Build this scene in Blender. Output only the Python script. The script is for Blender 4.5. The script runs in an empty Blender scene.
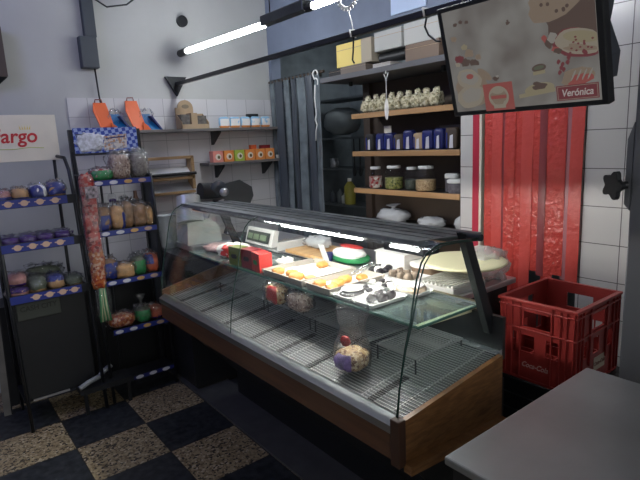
import bpy, math, random
from mathutils import Vector, Matrix, noise
random.seed(7)
C = bpy.context.scene.collection
S = bpy.context.scene
PI = math.pi
# ------------------------------------------------------------------ camera
cam = bpy.data.cameras.new('camera'); camo = bpy.data.objects.new('camera', cam); C.objects.link(camo)
cam.sensor_width = 36; cam.lens = 36*518/640; cam.clip_start = .02; cam.clip_end = 60
def unit(v): return Vector(v).normalized()
_A = unit((-410, -80, 518)); _B = unit((681, -132, 518))
_U = _A.cross(_B).normalized()
if _U.y > 0: _U = -_U
_B = _A.cross(_U)
if _B.x < 0: _B = -_B
# rows: world axes written in camera axes (x right, y down, z forward)
R3 = Matrix((_B, _A, _U))
right = R3 @ Vector((1, 0, 0)); down = R3 @ Vector((0, 1, 0)); fwd = R3 @ Vector((0, 0, 1))
mw = Matrix((( right.x, -down.x, -fwd.x, 0), (right.y, -down.y, -fwd.y, 0), (right.z, -down.z, -fwd.z, 1.6), (0, 0, 0, 1)))
camo.matrix_world = mw
S.camera = camo
# ------------------------------------------------------------------ world, daylight and added fill lights, exposure
w = bpy.data.worlds.new('world'); S.world = w; w.use_nodes = True
w.node_tree.nodes['Background'].inputs[0].default_value = (.78, .84, .95, 1)
w.node_tree.nodes['Background'].inputs[1].default_value = .16
S.view_settings.view_transform = 'Standard'; S.view_settings.look = 'None'
S.view_settings.gamma = 1; S.view_settings.use_curve_mapping = False
S.view_settings.exposure = 0.0
def area(name, loc, rot, sx, sy, power, col):
    l = bpy.data.lights.new(name, 'AREA'); l.shape = 'RECTANGLE'; l.size = sx; l.size_y = sy; l.energy = power; l.color = col
    o = bpy.data.objects.new(name, l); C.objects.link(o); o.location = loc; o.rotation_euler = rot; return o
# daylight coming through the shop front behind the customer's side
area('shop_front_daylight', (-.2, -1.9, 1.9), (math.radians(84), 0, math.radians(-8)), 2.6, 1.6, 24, (.97, .97, .96))
area('added_blue_fill', (-.9, 2.6, 2.85), (math.radians(78), 0, math.radians(-35)), .7, .4, 13, (.40, .42, 1))  # bluish fill without a known source, added to tint the upper left
area('storeroom_fill', (3.25, 3.3, 2.9), (0, 0, 0), .4, .4, 9, (.9, .97, 1))  # fill light added to brighten the back room; no fitting modelled

# ------------------------------------------------------------------ materials
MT = {}
def mat(name, col, rough=.6, metal=0, spec=.5, bump=0, bscale=30, var=0, vscale=8, emit=None, estr=0, coat=0):
    m = bpy.data.materials.new(name); m.use_nodes = True; MT[name] = m
    nt = m.node_tree; b = nt.nodes['Principled BSDF']
    b.inputs['Base Color'].default_value = (*col, 1); b.inputs['Roughness'].default_value = rough
    b.inputs['Metallic'].default_value = metal; b.inputs['Specular IOR Level'].default_value = spec
    b.inputs['Coat Weight'].default_value = coat; b.inputs['Coat Roughness'].default_value = .12
    tc = nt.nodes.new('ShaderNodeTexCoord')
    if var:
        n = nt.nodes.new('ShaderNodeTexNoise'); n.inputs['Scale'].default_value = vscale; n.inputs['Detail'].default_value = 4
        nt.links.new(tc.outputs['Object'], n.inputs['Vector'])
        r = nt.nodes.new('ShaderNodeMapRange'); r.inputs['To Min'].default_value = 1-var; r.inputs['To Max'].default_value = 1+var
        r.inputs['From Min'].default_value = .3; r.inputs['From Max'].default_value = .7
        nt.links.new(n.outputs['Fac'], r.inputs['Value'])
        x = nt.nodes.new('ShaderNodeVectorMath'); x.operation = 'SCALE'; x.inputs[0].default_value = col
        nt.links.new(r.outputs[0], x.inputs['Scale']); nt.links.new(x.outputs[0], b.inputs['Base Color'])
    if bump:
        n2 = nt.nodes.new('ShaderNodeTexNoise'); n2.inputs['Scale'].default_value = bscale; n2.inputs['Detail'].default_value = 3
        nt.links.new(tc.outputs['Object'], n2.inputs['Vector'])
        bp = nt.nodes.new('ShaderNodeBump'); bp.inputs['Strength'].default_value = bump; bp.inputs['Distance'].default_value = .01
        nt.links.new(n2.outputs['Fac'], bp.inputs['Height']); nt.links.new(bp.outputs[0], b.inputs['Normal'])
    if emit: b.inputs['Emission Color'].default_value = (*emit, 1); b.inputs['Emission Strength'].default_value = estr
    return m
def brick_mat(name, axes, off, c1, c2, mortar, size=.184, gap=.0022):
    m = mat(name, c1, .22, 0, .5); nt = m.node_tree; b = nt.nodes['Principled BSDF']
    tc = nt.nodes.new('ShaderNodeTexCoord'); sp = nt.nodes.new('ShaderNodeSeparateXYZ'); cb = nt.nodes.new('ShaderNodeCombineXYZ')
    nt.links.new(tc.outputs['Object'], sp.inputs[0])
    for i, a in enumerate(axes):
        ad = nt.nodes.new('ShaderNodeMath'); ad.operation = 'SUBTRACT'; ad.inputs[1].default_value = off[i]-size*40
        nt.links.new(sp.outputs[a], ad.inputs[0]); nt.links.new(ad.outputs[0], cb.inputs[i])
    br = nt.nodes.new('ShaderNodeTexBrick'); br.offset = 0; br.squash = 1
    br.inputs['Scale'].default_value = 1; br.inputs['Brick Width'].default_value = size; br.inputs['Row Height'].default_value = size
    br.inputs['Mortar Size'].default_value = gap; br.inputs['Mortar Smooth'].default_value = .1
    br.inputs['Color1'].default_value = (*c1, 1); br.inputs['Color2'].default_value = (*c2, 1); br.inputs['Mortar'].default_value = (*mortar, 1)
    nt.links.new(cb.outputs[0], br.inputs['Vector']); nt.links.new(br.outputs['Color'], b.inputs['Base Color'])
    bp = nt.nodes.new('ShaderNodeBump'); bp.invert = True; bp.inputs['Strength'].default_value = .4; bp.inputs['Distance'].default_value = .002
    nt.links.new(br.outputs['Fac'], bp.inputs['Height']); nt.links.new(bp.outputs[0], b.inputs['Normal'])
    return m
def wood_mat(name, c1, c2, rough=.4, scale=(1, 14, 14), coat=.2):
    m = mat(name, c1, rough, coat=coat); nt = m.node_tree; b = nt.nodes['Principled BSDF']
    tc = nt.nodes.new('ShaderNodeTexCoord'); mp = nt.nodes.new('ShaderNodeMapping'); mp.inputs['Scale'].default_value = scale
    n = nt.nodes.new('ShaderNodeTexNoise'); n.inputs['Scale'].default_value = 3; n.inputs['Detail'].default_value = 6; n.inputs['Distortion'].default_value = .6
    cr = nt.nodes.new('ShaderNodeValToRGB'); cr.color_ramp.elements[0].color = (*c1, 1); cr.color_ramp.elements[1].color = (*c2, 1)
    cr.color_ramp.elements[0].position = .32; cr.color_ramp.elements[1].position = .68
    nt.links.new(tc.outputs['Object'], mp.inputs[0]); nt.links.new(mp.outputs[0], n.inputs['Vector'])
    nt.links.new(n.outputs['Fac'], cr.inputs[0]); nt.links.new(cr.outputs[0], b.inputs['Base Color'])
    return m
def thin(name, tint, gloss_rough=.02, fres=1.45, extra=0, ecol=(1, 1, 1), bump=0, bscale=20, boost=0):
    """thin clear sheet: see-through tint + fresnel reflection (+ a little milky body)"""
    m = bpy.data.materials.new(name); m.use_nodes = True; MT[name] = m
    nt = m.node_tree; nt.nodes.remove(nt.nodes['Principled BSDF']); out = nt.nodes['Material Output']
    tr = nt.nodes.new('ShaderNodeBsdfTransparent'); tr.inputs[0].default_value = (*tint, 1)
    gl = nt.nodes.new('ShaderNodeBsdfGlossy'); gl.inputs['Roughness'].default_value = gloss_rough
    # Schlick reflectance from both sides of the thin sheet
    lw = nt.nodes.new('ShaderNodeLayerWeight'); pw = nt.nodes.new('ShaderNodeMath'); pw.operation = 'POWER'; pw.inputs[1].default_value = 5
    nt.links.new(lw.outputs['Facing'], pw.inputs[0]); r0 = ((fres-1)/(fres+1))**2
    fr = nt.nodes.new('ShaderNodeMapRange'); fr.inputs['To Min'].default_value = r0; fr.inputs['To Max'].default_value = .9
    nt.links.new(pw.outputs[0], fr.inputs[0])
    base = tr
    if extra:
        df = nt.nodes.new('ShaderNodeBsdfDiffuse'); df.inputs[0].default_value = (*ecol, 1)
        mx = nt.nodes.new('ShaderNodeMixShader'); mx.inputs[0].default_value = extra
        nt.links.new(tr.outputs[0], mx.inputs[1]); nt.links.new(df.outputs[0], mx.inputs[2]); base = mx
    mx2 = nt.nodes.new('ShaderNodeMixShader')
    fac = fr.outputs[0]
    if boost:
        ad = nt.nodes.new('ShaderNodeMath'); ad.operation = 'ADD'; ad.use_clamp = True; ad.inputs[1].default_value = boost
        nt.links.new(fr.outputs[0], ad.inputs[0]); fac = ad.outputs[0]
    nt.links.new(fac, mx2.inputs[0]); nt.links.new(base.outputs[0], mx2.inputs[1]); nt.links.new(gl.outputs[0], mx2.inputs[2])
    if bump:
        tc = nt.nodes.new('ShaderNodeTexCoord'); n2 = nt.nodes.new('ShaderNodeTexNoise'); n2.inputs['Scale'].default_value = bscale
        n2.inputs['Detail'].default_value = 3
        nt.links.new(tc.outputs['Object'], n2.inputs['Vector'])
        bp = nt.nodes.new('ShaderNodeBump'); bp.inputs['Strength'].default_value = bump; bp.inputs['Distance'].default_value = .02
        nt.links.new(n2.outputs['Fac'], bp.inputs['Height'])
        nt.links.new(bp.outputs[0], gl.inputs['Normal'])
    nt.links.new(mx2.outputs[0], out.inputs['Surface'])
    return m
def flecked(name, base, c2, c3, scale, rough=.7, thr=.5):
    m = mat(name, base, rough, coat=.15); nt = m.node_tree; b = nt.nodes['Principled BSDF']
    tc = nt.nodes.new('ShaderNodeTexCoord'); v = nt.nodes.new('ShaderNodeTexVoronoi'); v.inputs['Scale'].default_value = scale
    nt.links.new(tc.outputs['Object'], v.inputs['Vector'])
    sp = nt.nodes.new('ShaderNodeSeparateColor'); nt.links.new(v.outputs['Color'], sp.inputs[0])
    cr = nt.nodes.new('ShaderNodeValToRGB'); cr.color_ramp.interpolation = 'CONSTANT'
    e = cr.color_ramp.elements; e[0].color = (*c3, 1); e[0].position = 0; e[1].color = (*base, 1); e[1].position = thr*.5
    x = e.new(thr+.25); x.color = (*c2, 1)
    nt.links.new(sp.outputs[0], cr.inputs[0]); nt.links.new(cr.outputs[0], b.inputs['Base Color'])
    return m

# floor: polished checker, granite chips in the pale squares
def floor_mat():
    m = mat('floor_checker', (.1, .1, .1), .45, coat=.1); nt = m.node_tree; b = nt.nodes['Principled BSDF']
    tc = nt.nodes.new('ShaderNodeTexCoord'); mp = nt.nodes.new('ShaderNodeMapping'); s = .3835
    mp.inputs['Location'].default_value = (-(.863-s*20), -(3.286-s*20), .1)
    ck = nt.nodes.new('ShaderNodeTexChecker'); ck.inputs['Scale'].default_value = 1/s
    nt.links.new(tc.outputs['Object'], mp.inputs[0]); nt.links.new(mp.outputs[0], ck.inputs[0])
    v = nt.nodes.new('ShaderNodeTexVoronoi'); v.inputs['Scale'].default_value = 95; nt.links.new(tc.outputs['Object'], v.inputs[0])
    sc = nt.nodes.new('ShaderNodeSeparateColor'); nt.links.new(v.outputs['Color'], sc.inputs[0])
    cr = nt.nodes.new('ShaderNodeValToRGB'); cr.color_ramp.interpolation = 'CONSTANT'; e = cr.color_ramp.elements
    e[0].color = (.05, .04, .03, 1); e[1].color = (.27, .205, .12, 1); e[1].position = .17
    x = e.new(.45); x.color = (.38, .30, .18, 1); x = e.new(.8); x.color = (.19, .135, .075, 1); x = e.new(.92); x.color = (.50, .42, .30, 1)
    nt.links.new(sc.outputs[0], cr.inputs[0])
    n = nt.nodes.new('ShaderNodeTexNoise'); n.inputs['Scale'].default_value = 25; n.inputs['Detail'].default_value = 6; nt.links.new(tc.outputs['Object'], n.inputs[0])
    cr2 = nt.nodes.new('ShaderNodeValToRGB'); e = cr2.color_ramp.elements
    e[0].color = (.012, .014, .018, 1); e[1].color = (.05, .055, .062, 1); e[0].position = .35; e[1].position = .75
    nt.links.new(n.outputs['Fac'], cr2.inputs[0])
    nt.links.new(cr.outputs[0], ck.inputs['Color1']); nt.links.new(cr2.outputs[0], ck.inputs['Color2'])
    # joints
    br = nt.nodes.new('ShaderNodeTexBrick'); br.offset = 0; br.inputs['Scale'].default_value = 1
    br.inputs['Brick Width'].default_value = s; br.inputs['Row Height'].default_value = s; br.inputs['Mortar Size'].default_value = .0025
    nt.links.new(mp.outputs[0], br.inputs[0])
    mx = nt.nodes.new('ShaderNodeMixRGB'); nt.links.new(br.outputs['Fac'], mx.inputs[0]); nt.links.new(ck.outputs[0], mx.inputs[1]); mx.inputs[2].default_value = (.03, .028, .025, 1)
    nt.links.new(mx.outputs[0], b.inputs['Base Color'])
    return m
floor_m = floor_mat()
paint = mat('wall_paint', (.47, .475, .465), .8, bump=.15, bscale=12, var=.06, vscale=2.5)
paint_dark = mat('wall_paint_slate', (.16, .19, .26), .7, var=.15, vscale=3)
tile_b = brick_mat('tile_back', (0, 2), (1.05, 1.84), (.62, .61, .62), (.58, .57, .585), (.36, .36, .37))
tile_r = brick_mat('tile_right', (1, 2), (1.04, 1.589), (.60, .585, .565), (.57, .555, .54), (.14, .13, .13))
black = mat('black_paint', (.012, .013, .015), .45)
blackm = mat('black_metal', (.02, .022, .026), .35, .3)
darkgrey = mat('dark_grey_metal', (.07, .078, .085), .4, .5, var=.2)
graphite = mat('graphite_panel', (.05, .06, .075), .5)
steel = mat('brushed_steel', (.50, .50, .52), .38, .85, var=.08, vscale=5)
table_steel = mat('worn_steel_top', (.25, .255, .26), .42, .5, var=.1, vscale=5, bump=.03, bscale=60)
canopy_m = mat('canopy_metal', (.15, .165, .17), .5, .2, var=.35, vscale=14)
chrome = mat('chrome', (.75, .76, .78), .2, 1)
wire = mat('grille_wire', (.44, .45, .455), .4, .7)
pan = mat('deck_pan', (.115, .12, .125), .45, .3, var=.2, vscale=5)
white = mat('white_plastic', (.78, .78, .76), .4)
paper = mat('paper_white', (.80, .78, .74), .7, bump=.1)
cream = mat('cream_card', (.72, .66, .55), .7)
wood = wood_mat('varnished_wood', (.15, .065, .022), (.29, .14, .05), .35, (5, 2, 26))
wood_strip = wood_mat('varnished_strip', (.085, .038, .02), (.15, .066, .03), .35, (14, 1.2, 14))
pine = wood_mat('shelf_edge_wood', (.36, .20, .085), (.48, .28, .13), .5, (14, 1, 14))
brown_board = mat('brown_back_board', (.065, .045, .032), .6, var=.2, vscale=3)
dark_inner = mat('dark_board', (.018, .017, .018), .7)
card = mat('kraft_card', (.40, .29, .18), .8, var=.08)
red_plastic = mat('crate_red', (.31, .032, .028), .42, var=.12, vscale=5)
red_strip = mat('red_pvc', (.52, .062, .05), .14, bump=1, bscale=34)
red_smooth = mat('red_pvc_smooth', (.56, .075, .062), .3, bump=.5, bscale=30)
maroon = mat('maroon_pvc', (.24, .05, .055), .25)
pinkish = mat('faded_pvc', (.42, .17, .19), .25)
crimson = mat('crimson_frame', (.46, .02, .05), .5)
blue = mat('label_blue', (.02, .035, .23), .4)
navy = mat('packet_navy', (.015, .02, .12), .3, var=.3)
purple = mat('wrapper_purple', (.055, .02, .15), .22, var=.4, vscale=40, bump=.4)
logo_white = mat('logo_white', (.60, .60, .66), .5)
logo_cream = mat('logo_cream', (.62, .42, .30), .5)
orange = mat('card_orange', (.72, .13, .035), .5)
box_orange = mat('box_orange', (.74, .26, .06), .5)
skyblue = mat('tray_blue', (.01, .17, .42), .45)
palesky = mat('packet_sky', (.30, .52, .72), .4)
green = mat('label_green', (.02, .24, .07), .4)
lime = mat('box_lime', (.36, .46, .06), .5)
olive = mat('box_olive', (.14, .17, .03), .5)
red = mat('label_red', (.50, .035, .03), .4)
darkred = mat('box_dark_red', (.22, .02, .025), .4)
yellow = mat('yellow_card', (.70, .54, .14), .5)
yellowb = mat('yellow_bottle', (.36, .33, .06), .4)
bun = mat('bread_golden', (.52, .30, .13), .6, var=.25, vscale=25, bump=.3)
bread = mat('bread_brown', (.26, .14, .065), .55, var=.35, vscale=30, bump=.4)
pinkbun = mat('bun_pink', (.46, .22, .20), .5, var=.3, vscale=40)
puff = mat('puffed_snack', (.62, .50, .33), .6, var=.2, vscale=60, bump=.6)
greengrey = mat('dull_green_loaf', (.10, .12, .08), .6, var=.3, vscale=30)
pastry = mat('golden_pastry', (.55, .24, .055), .5, var=.3, vscale=40, bump=.4)
choco = mat('dark_chocolate', (.02, .017, .02), .4, bump=.5, bscale=80)
icing = mat('white_icing', (.85, .83, .80), .5, bump=.3, bscale=90, var=.1, vscale=60)
creamy = mat('pale_cream_board', (.68, .66, .42), .5)
foil = mat('foil', (.7, .68, .64), .3, .8, bump=.5, bscale=60)
granola = flecked('biscuit_mix', (.52, .34, .16), (.72, .56, .34), (.22, .10, .05), 120)
spots = flecked('spiced_mix', (.36, .25, .20), (.50, .40, .33), (.16, .09, .07), 130)
redmix = flecked('red_wrapped_sweets', (.36, .03, .025), (.40, .16, .14), (.14, .015, .02), 60, .3)
redorange = flecked('orange_wrapped_sweets', (.42, .12, .03), (.55, .33, .22), (.26, .03, .015), 70, .3)
pasta = flecked('pasta_pale', (.62, .56, .38), (.78, .74, .58), (.30, .27, .16), 70)
olivesj = flecked('olive_pickles', (.26, .27, .08), (.40, .38, .16), (.10, .12, .04), 90, .3)
grains = flecked('tan_grains', (.48, .33, .18), (.62, .46, .28), (.30, .18, .09), 160)
mixjar = flecked('mixed_sweets', (.40, .25, .22), (.70, .62, .55), (.35, .03, .03), 60)
darkjar = mat('dark_preserve', (.05, .06, .05), .3)
glass = thin('clear_glass', (.975, .99, .985), .015, 1.45)
shelf_glass = thin('shelf_glass', (.86, .94, .92), .06, 1.5, .07, (.55, .72, .70))
glass_edge = mat('green_glass_edge', (.02, .05, .042), .15)
film = thin('cling_film', (.98, .98, .98), .1, 1.22, .02, (.9, .9, .92), .9, 40)
bagm = thin('clear_bag', (.95, .955, .96), .12, 1.4, .03, (.75, .76, .8), 1, 35, .03)
milky = thin('milky_bag', (.8, .82, .84), .2, 1.4, .55, (.78, .80, .82), .8, 30, .02)
pvc_grey = mat('grey_pvc', (.05, .065, .08), .2, bump=.5, bscale=22, var=.35, vscale=9)
pvc_grey2 = mat('grey_pvc_pale', (.13, .155, .17), .2, bump=.5, bscale=22, var=.3, vscale=9)
tube_on = mat('lit_tube', (1, 1, 1), .5, emit=(.93, .97, 1), estr=48)
led_strip = mat('lit_strip', (1, 1, 1), .5, emit=(1, .98, .94), estr=22)
led_added = mat('added_case_tube', (1, 1, 1), .5, emit=(1, .97, .90), estr=105)
led_added_dim = mat('added_case_tube_dim', (1, 1, 1), .5, emit=(1, .97, .90), estr=60)
curb = mat('grey_plinth_stone', (.075, .075, .078), .7, var=.15, vscale=10)
ceil_m = mat('ceiling_paint', (.5, .52, .56), .9)
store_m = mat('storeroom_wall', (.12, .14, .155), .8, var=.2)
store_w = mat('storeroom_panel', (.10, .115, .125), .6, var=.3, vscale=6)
lilac_panel = mat('pale_blue_panel', (.45, .55, .75), .5)

# ------------------------------------------------------------------ mesh builder
class MB:
    def __init__(s): s.v = []; s.f = []; s.m = []; s.s = []
    def add(s, vs, fs, mi=0, sm=False):
        o = len(s.v); s.v += [tuple(v) for v in vs]
        for f in fs: s.f.append([i+o for i in f]); s.m.append(mi); s.s.append(sm)
        return s
    def box(s, x0, x1, y0, y1, z0, z1, mi=0):
        return s.add([(x, y, z) for z in (z0, z1) for x, y in ((x0, y0), (x1, y0), (x1, y1), (x0, y1))],
                     [(3, 2, 1, 0), (4, 5, 6, 7), (0, 1, 5, 4), (1, 2, 6, 5), (2, 3, 7, 6), (3, 0, 4, 7)], mi)
    def cyl(s, p0, p1, r, n=10, r1=None, mi=0, sm=True):
        p0 = Vector(p0); p1 = Vector(p1); d = (p1-p0).normalized()
        a = d.orthogonal().normalized(); b = d.cross(a); r1 = r if r1 is None else r1
        vs = [p+(a*math.cos(2*PI*i/n)+b*math.sin(2*PI*i/n))*q for p, q in ((p0, r), (p1, r1)) for i in range(n)]
        s.add(vs, [(i, (i+1) % n, n+(i+1) % n, n+i) for i in range(n)], mi, sm)
        s.add(vs, [tuple(range(n-1, -1, -1)), tuple(range(n, 2*n))], mi); return s
    def tube(s, pts, r, n=6, mi=0):
        pts = [Vector(p) for p in pts]; vs = []; prev = None
        for i, p in enumerate(pts):
            d = (pts[min(i+1, len(pts)-1)]-pts[max(i-1, 0)]).normalized()
            a = d.orthogonal().normalized() if prev is None else (prev-d*prev.dot(d)).normalized()
            prev = a; b = d.cross(a)
            vs += [p+(a*math.cos(2*PI*k/n)+b*math.sin(2*PI*k/n))*r for k in range(n)]
        fs = [(i*n+k, i*n+(k+1) % n, (i+1)*n+(k+1) % n, (i+1)*n+k) for i in range(len(pts)-1) for k in range(n)]
        fs += [tuple(range(n-1, -1, -1)), tuple(range((len(pts)-1)*n, len(pts)*n))]
        return s.add(vs, fs, mi, True)
    def lathe(s, prof, c=(0, 0, 0), n=20, mi=0, sm=True):
        vs = [(c[0]+r*math.cos(2*PI*k/n), c[1]+r*math.sin(2*PI*k/n), c[2]+z) for r, z in prof for k in range(n)]
        fs = [(i*n+k, i*n+(k+1) % n, (i+1)*n+(k+1) % n, (i+1)*n+k) for i in range(len(prof)-1) for k in range(n)]
        s.add(vs, fs, mi, sm); L = len(prof)
        caps = []
        if prof[0][0] > 1e-4: caps.append(tuple(range(n-1, -1, -1)))
        if prof[-1][0] > 1e-4: caps.append(tuple(range((L-1)*n, L*n)))
        if caps: s.add(vs, caps, mi)
        return s
    def prism(s, poly, ext, mi=0, sm=False):
        n = len(poly); e = Vector(ext); P = [Vector(p) for p in poly]
        vs = P+[p+e for p in P]
        s.add(vs, [(i, (i+1) % n, n+(i+1) % n, n+i) for i in range(n)], mi, sm)
        return s.add(vs, [tuple(range(n-1, -1, -1)), tuple(range(n, 2*n))], mi)
    def sheet(s, rows, t, mi=0, sm=True):
        """grid of points given a thickness t along its normals (roughly)"""
        R = len(rows); K = len(rows[0]); P = [[Vector(p) for p in r] for r in rows]
        N = []
        for i in range(R):
            for k in range(K):
                a = P[min(i+1, R-1)][k]-P[max(i-1, 0)][k]; b = P[i][min(k+1, K-1)]-P[i][max(k-1, 0)]
                N.append(a.cross(b).normalized())
        top = [P[i][k] for i in range(R) for k in range(K)]
        vs = top+[p-N[j]*t for j, p in enumerate(top)]; o = R*K; fs = []
        for i in range(R-1):
            for k in range(K-1):
                q = (i*K+k, i*K+k+1, (i+1)*K+k+1, (i+1)*K+k)
                fs.append(q); fs.append(tuple(o+j for j in reversed(q)))
        edge = [k for k in range(K)]+[i*K+K-1 for i in range(1, R)]+[(R-1)*K+k for k in range(K-2, -1, -1)]+[i*K for i in range(R-2, 0, -1)]
        s.add(vs, fs, mi, sm)
        for a, b in zip(edge, edge[1:]+edge[:1]): s.add([vs[b], vs[a], vs[a+o], vs[b+o]], [(0, 1, 2, 3)], mi)
        return s
    def blob(s, c, size, e=.7, amp=.06, fq=9, nu=24, nv=12, u0=0, u1=1, v0=0, v1=1, grow=0, seed=0, mi=0, flat=True):
        vs = []; full = (u1-u0) > .999
        def sg(x, p): return math.copysign(abs(x)**p, x)
        for j in range(nv+1):
            ph = (v0+(v1-v0)*j/nv-.5)*PI
            for i in range(nu if full else nu+1):
                th = (u0+(u1-u0)*i/nu)*2*PI
                x = sg(math.cos(ph), e)*sg(math.cos(th), e); y = sg(math.cos(ph), e)*sg(math.sin(th), e); z = sg(math.sin(ph), e)
                p = Vector((x*size[0]/2, y*size[1]/2, z*size[2]/2))
                k = 1+amp*noise.noise(Vector((x, y, z))*fq*.35+Vector((seed*3.1, seed, 0)))+grow
                p *= k
                if flat: p.z = max(p.z, -size[2]/2)
                vs.append((c[0]+p.x, c[1]+p.y, c[2]+size[2]/2+p.z))
        W = nu if full else nu+1; fs = []
        for j in range(nv):
            for i in range(nu):
                fs.append((j*W+i, j*W+(i+1) % W, (j+1)*W+(i+1) % W, (j+1)*W+i))
        return s.add(vs, fs, mi, True)
    def build(s, name, mats, parent=None, bevel=0):
        me = bpy.data.meshes.new(name); me.from_pydata(s.v, [], s.f)
        for m in (mats if isinstance(mats, (list, tuple)) else [mats]): me.materials.append(m)
        for p, mi, sm in zip(me.polygons, s.m, s.s): p.material_index = mi; p.use_smooth = sm
        me.validate(); me.update()
        o = bpy.data.objects.new(name, me); C.objects.link(o)
        if parent: o.parent = parent
        if bevel:
            b = o.modifiers.new('bevel', 'BEVEL'); b.width = bevel; b.segments = 2; b.limit_method = 'ANGLE'; b.angle_limit = math.radians(50)
        return o
def tag(o, label, cat, group=None):
    o['label'] = label; o['category'] = cat
    if group: o['group'] = group
    return o
def T(name, label, cat, loc=(0, 0, 0), rz=0, group=None):
    o = bpy.data.objects.new(name, None); C.objects.link(o); o.empty_display_size = .05
    o.location = loc; o.rotation_euler = (0, 0, rz); return tag(o, label, cat, group)
def st(o): o['kind'] = 'structure'; return o
def dup(root, loc, rz=None, label=None):
    r = root.copy(); C.objects.link(r); r.location = loc
    if rz is not None: r.rotation_euler.z = rz
    if label: r['label'] = label
    for ch in list(root.children):
        c = ch.copy(); C.objects.link(c); c.parent = r
        for g in list(ch.children):
            d = g.copy(); C.objects.link(d); d.parent = c
    return r
def text(name, body, size, m, parent, loc, rot, shear=0, ext=.0008, sx=1):
    cu = bpy.data.curves.new(name, 'FONT'); cu.body = body; cu.size = size; cu.extrude = ext; cu.shear = shear
    cu.align_x = 'CENTER'; cu.align_y = 'CENTER'; cu.offset = size*.018
    t = bpy.data.objects.new(name+'_tmp', cu); C.objects.link(t)
    bpy.context.view_layer.update()
    me = bpy.data.meshes.new_from_object(t.evaluated_get(bpy.context.evaluated_depsgraph_get()))
    bpy.data.objects.remove(t); me.materials.clear(); me.materials.append(m); me.name = name
    o = bpy.data.objects.new(name, me); C.objects.link(o); o.parent = parent; o.location = loc; o.rotation_euler = rot; o.scale = (sx, 1, 1)
    return o
FACE_NY = (PI/2, 0, 0)             # lettering on a face whose normal is -y
FACE_NX = (PI/2, 0, -PI/2)         # lettering on a face whose normal is -x

# ------------------------------------------------------------------ room
st(MB().box(-1.6, 3.9, -2.2, 4.9, -.1, 0).build('floor', floor_m))
st(MB().box(-1.6, 3.9, -2.2, 4.9, 3.0, 3.1).build('ceiling', ceil_m))
st(MB().box(-1.6, 2.7, 4.0, 4.1, 0, 3.0).build('wall_back', paint))
st(MB().box(.916, 2.6, 3.99, 4.0, 0, 1.972).build('trim_1', tile_b))
st(MB().box(-1.7, -1.6, -2.2, 4.1, 0, 3.0).build('wall_left', paint))
def holed(mb, axis, a0, a1, z0, z1, t0, t1, holes, mi=0):
    """panel in plane with normal 'axis' ('x' or 'y'); holes are (a0,a1,z0,z1)"""
    A = sorted({a0, a1, *[h[0] for h in holes], *[h[1] for h in holes]}); Z = sorted({z0, z1, *[h[2] for h in holes], *[h[3] for h in holes]})
    for i in range(len(A)-1):
        run = None
        for j in range(len(Z)-1):
            ca = (A[i]+A[i+1])/2; cz = (Z[j]+Z[j+1])/2
            hole = any(h[0] < ca < h[1] and h[2] < cz < h[3] for h in holes)
            if not hole:
                if run is None: run = [Z[j], Z[j+1]]
                else: run[1] = Z[j+1]
            if hole or j == len(Z)-2:
                if run:
                    if axis == 'x': mb.box(t0, t1, A[i], A[i+1], run[0], run[1], mi)
                    else: mb.box(A[i], A[i+1], t0, t1, run[0], run[1], mi)
                run = None
    return mb
st(holed(MB(), 'x', -2.2, 1.96, 0, 3.0, 2.6, 2.7, [(1.24, 1.86, 0, 2.2)]).build('wall_right', tile_r))
st(MB().box(2.6, 2.7, 1.96, 4.0, 2.33, 3.0).build('wall_right_upper', paint_dark))
st(MB().box(2.6, 2.7, 3.965, 4.0, 0, 2.33).build('trim_2', paint_dark))
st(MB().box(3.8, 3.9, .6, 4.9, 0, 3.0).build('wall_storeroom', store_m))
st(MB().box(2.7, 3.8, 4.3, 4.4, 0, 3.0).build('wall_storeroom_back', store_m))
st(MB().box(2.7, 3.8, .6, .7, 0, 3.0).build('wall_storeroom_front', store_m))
st(MB().box(2.7, 2.9, 1.88, 1.92, 0, 3.0).build('trim_3', brown_board))
st(MB().box(1.25, 1.50, .6, 3.6, 0, .012).build('trim_4', curb))

# ------------------------------------------------------------------ fluorescent ceiling lamp with two tubes
t = T('fluorescent_lamp', 'black twin fluorescent batten lit with two long white tubes, hanging over the counter', 'lamp', (1.80, 0, 2.3))
MB().box(-.03, .03, 2.36, 2.79, -.012, .045).build('housing', darkgrey, t, .006)
MB().cyl((0, 2.30, 0), (0, 2.36, 0), .022, 12).build('socket', black, t)
MB().cyl((-.055, 3.78, 0), (-.06, 3.90, -.002), .026, 12).build('socket', black, t)
MB().cyl((0, 2.79, 0), (-.053, 3.78, 0), .019, 14).build('fluorescent_tube', tube_on, t)
MB().cyl((0, 1.33, 0), (0, 2.30, 0), .019, 14).build('fluorescent_tube', tube_on, t)
MB().cyl((0, 1.27, 0), (0, 1.33, 0), .024, 12).build('socket', black, t)
for y in (2.42, 2.72): MB().cyl((0, y, .045), (0, y, .699), .004, 6).build('suspension_cord', black, t)

# ------------------------------------------------------------------ hanging rail across the shop
t = T('hanging_rail', 'long black steel rail crossing the shop below the ceiling lamp', 'rail', (1.715, 0, 2.08))
MB().box(-.013, .013, .2, 3.98, -.013, .013).build('bar', blackm, t, .002)
MB().prism([(-.085, 3.955, .055), (.085, 3.955, .055), (0, 3.955, -.09)], (0, .03, 0)).build('wall_bracket', blackm, t)
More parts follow.
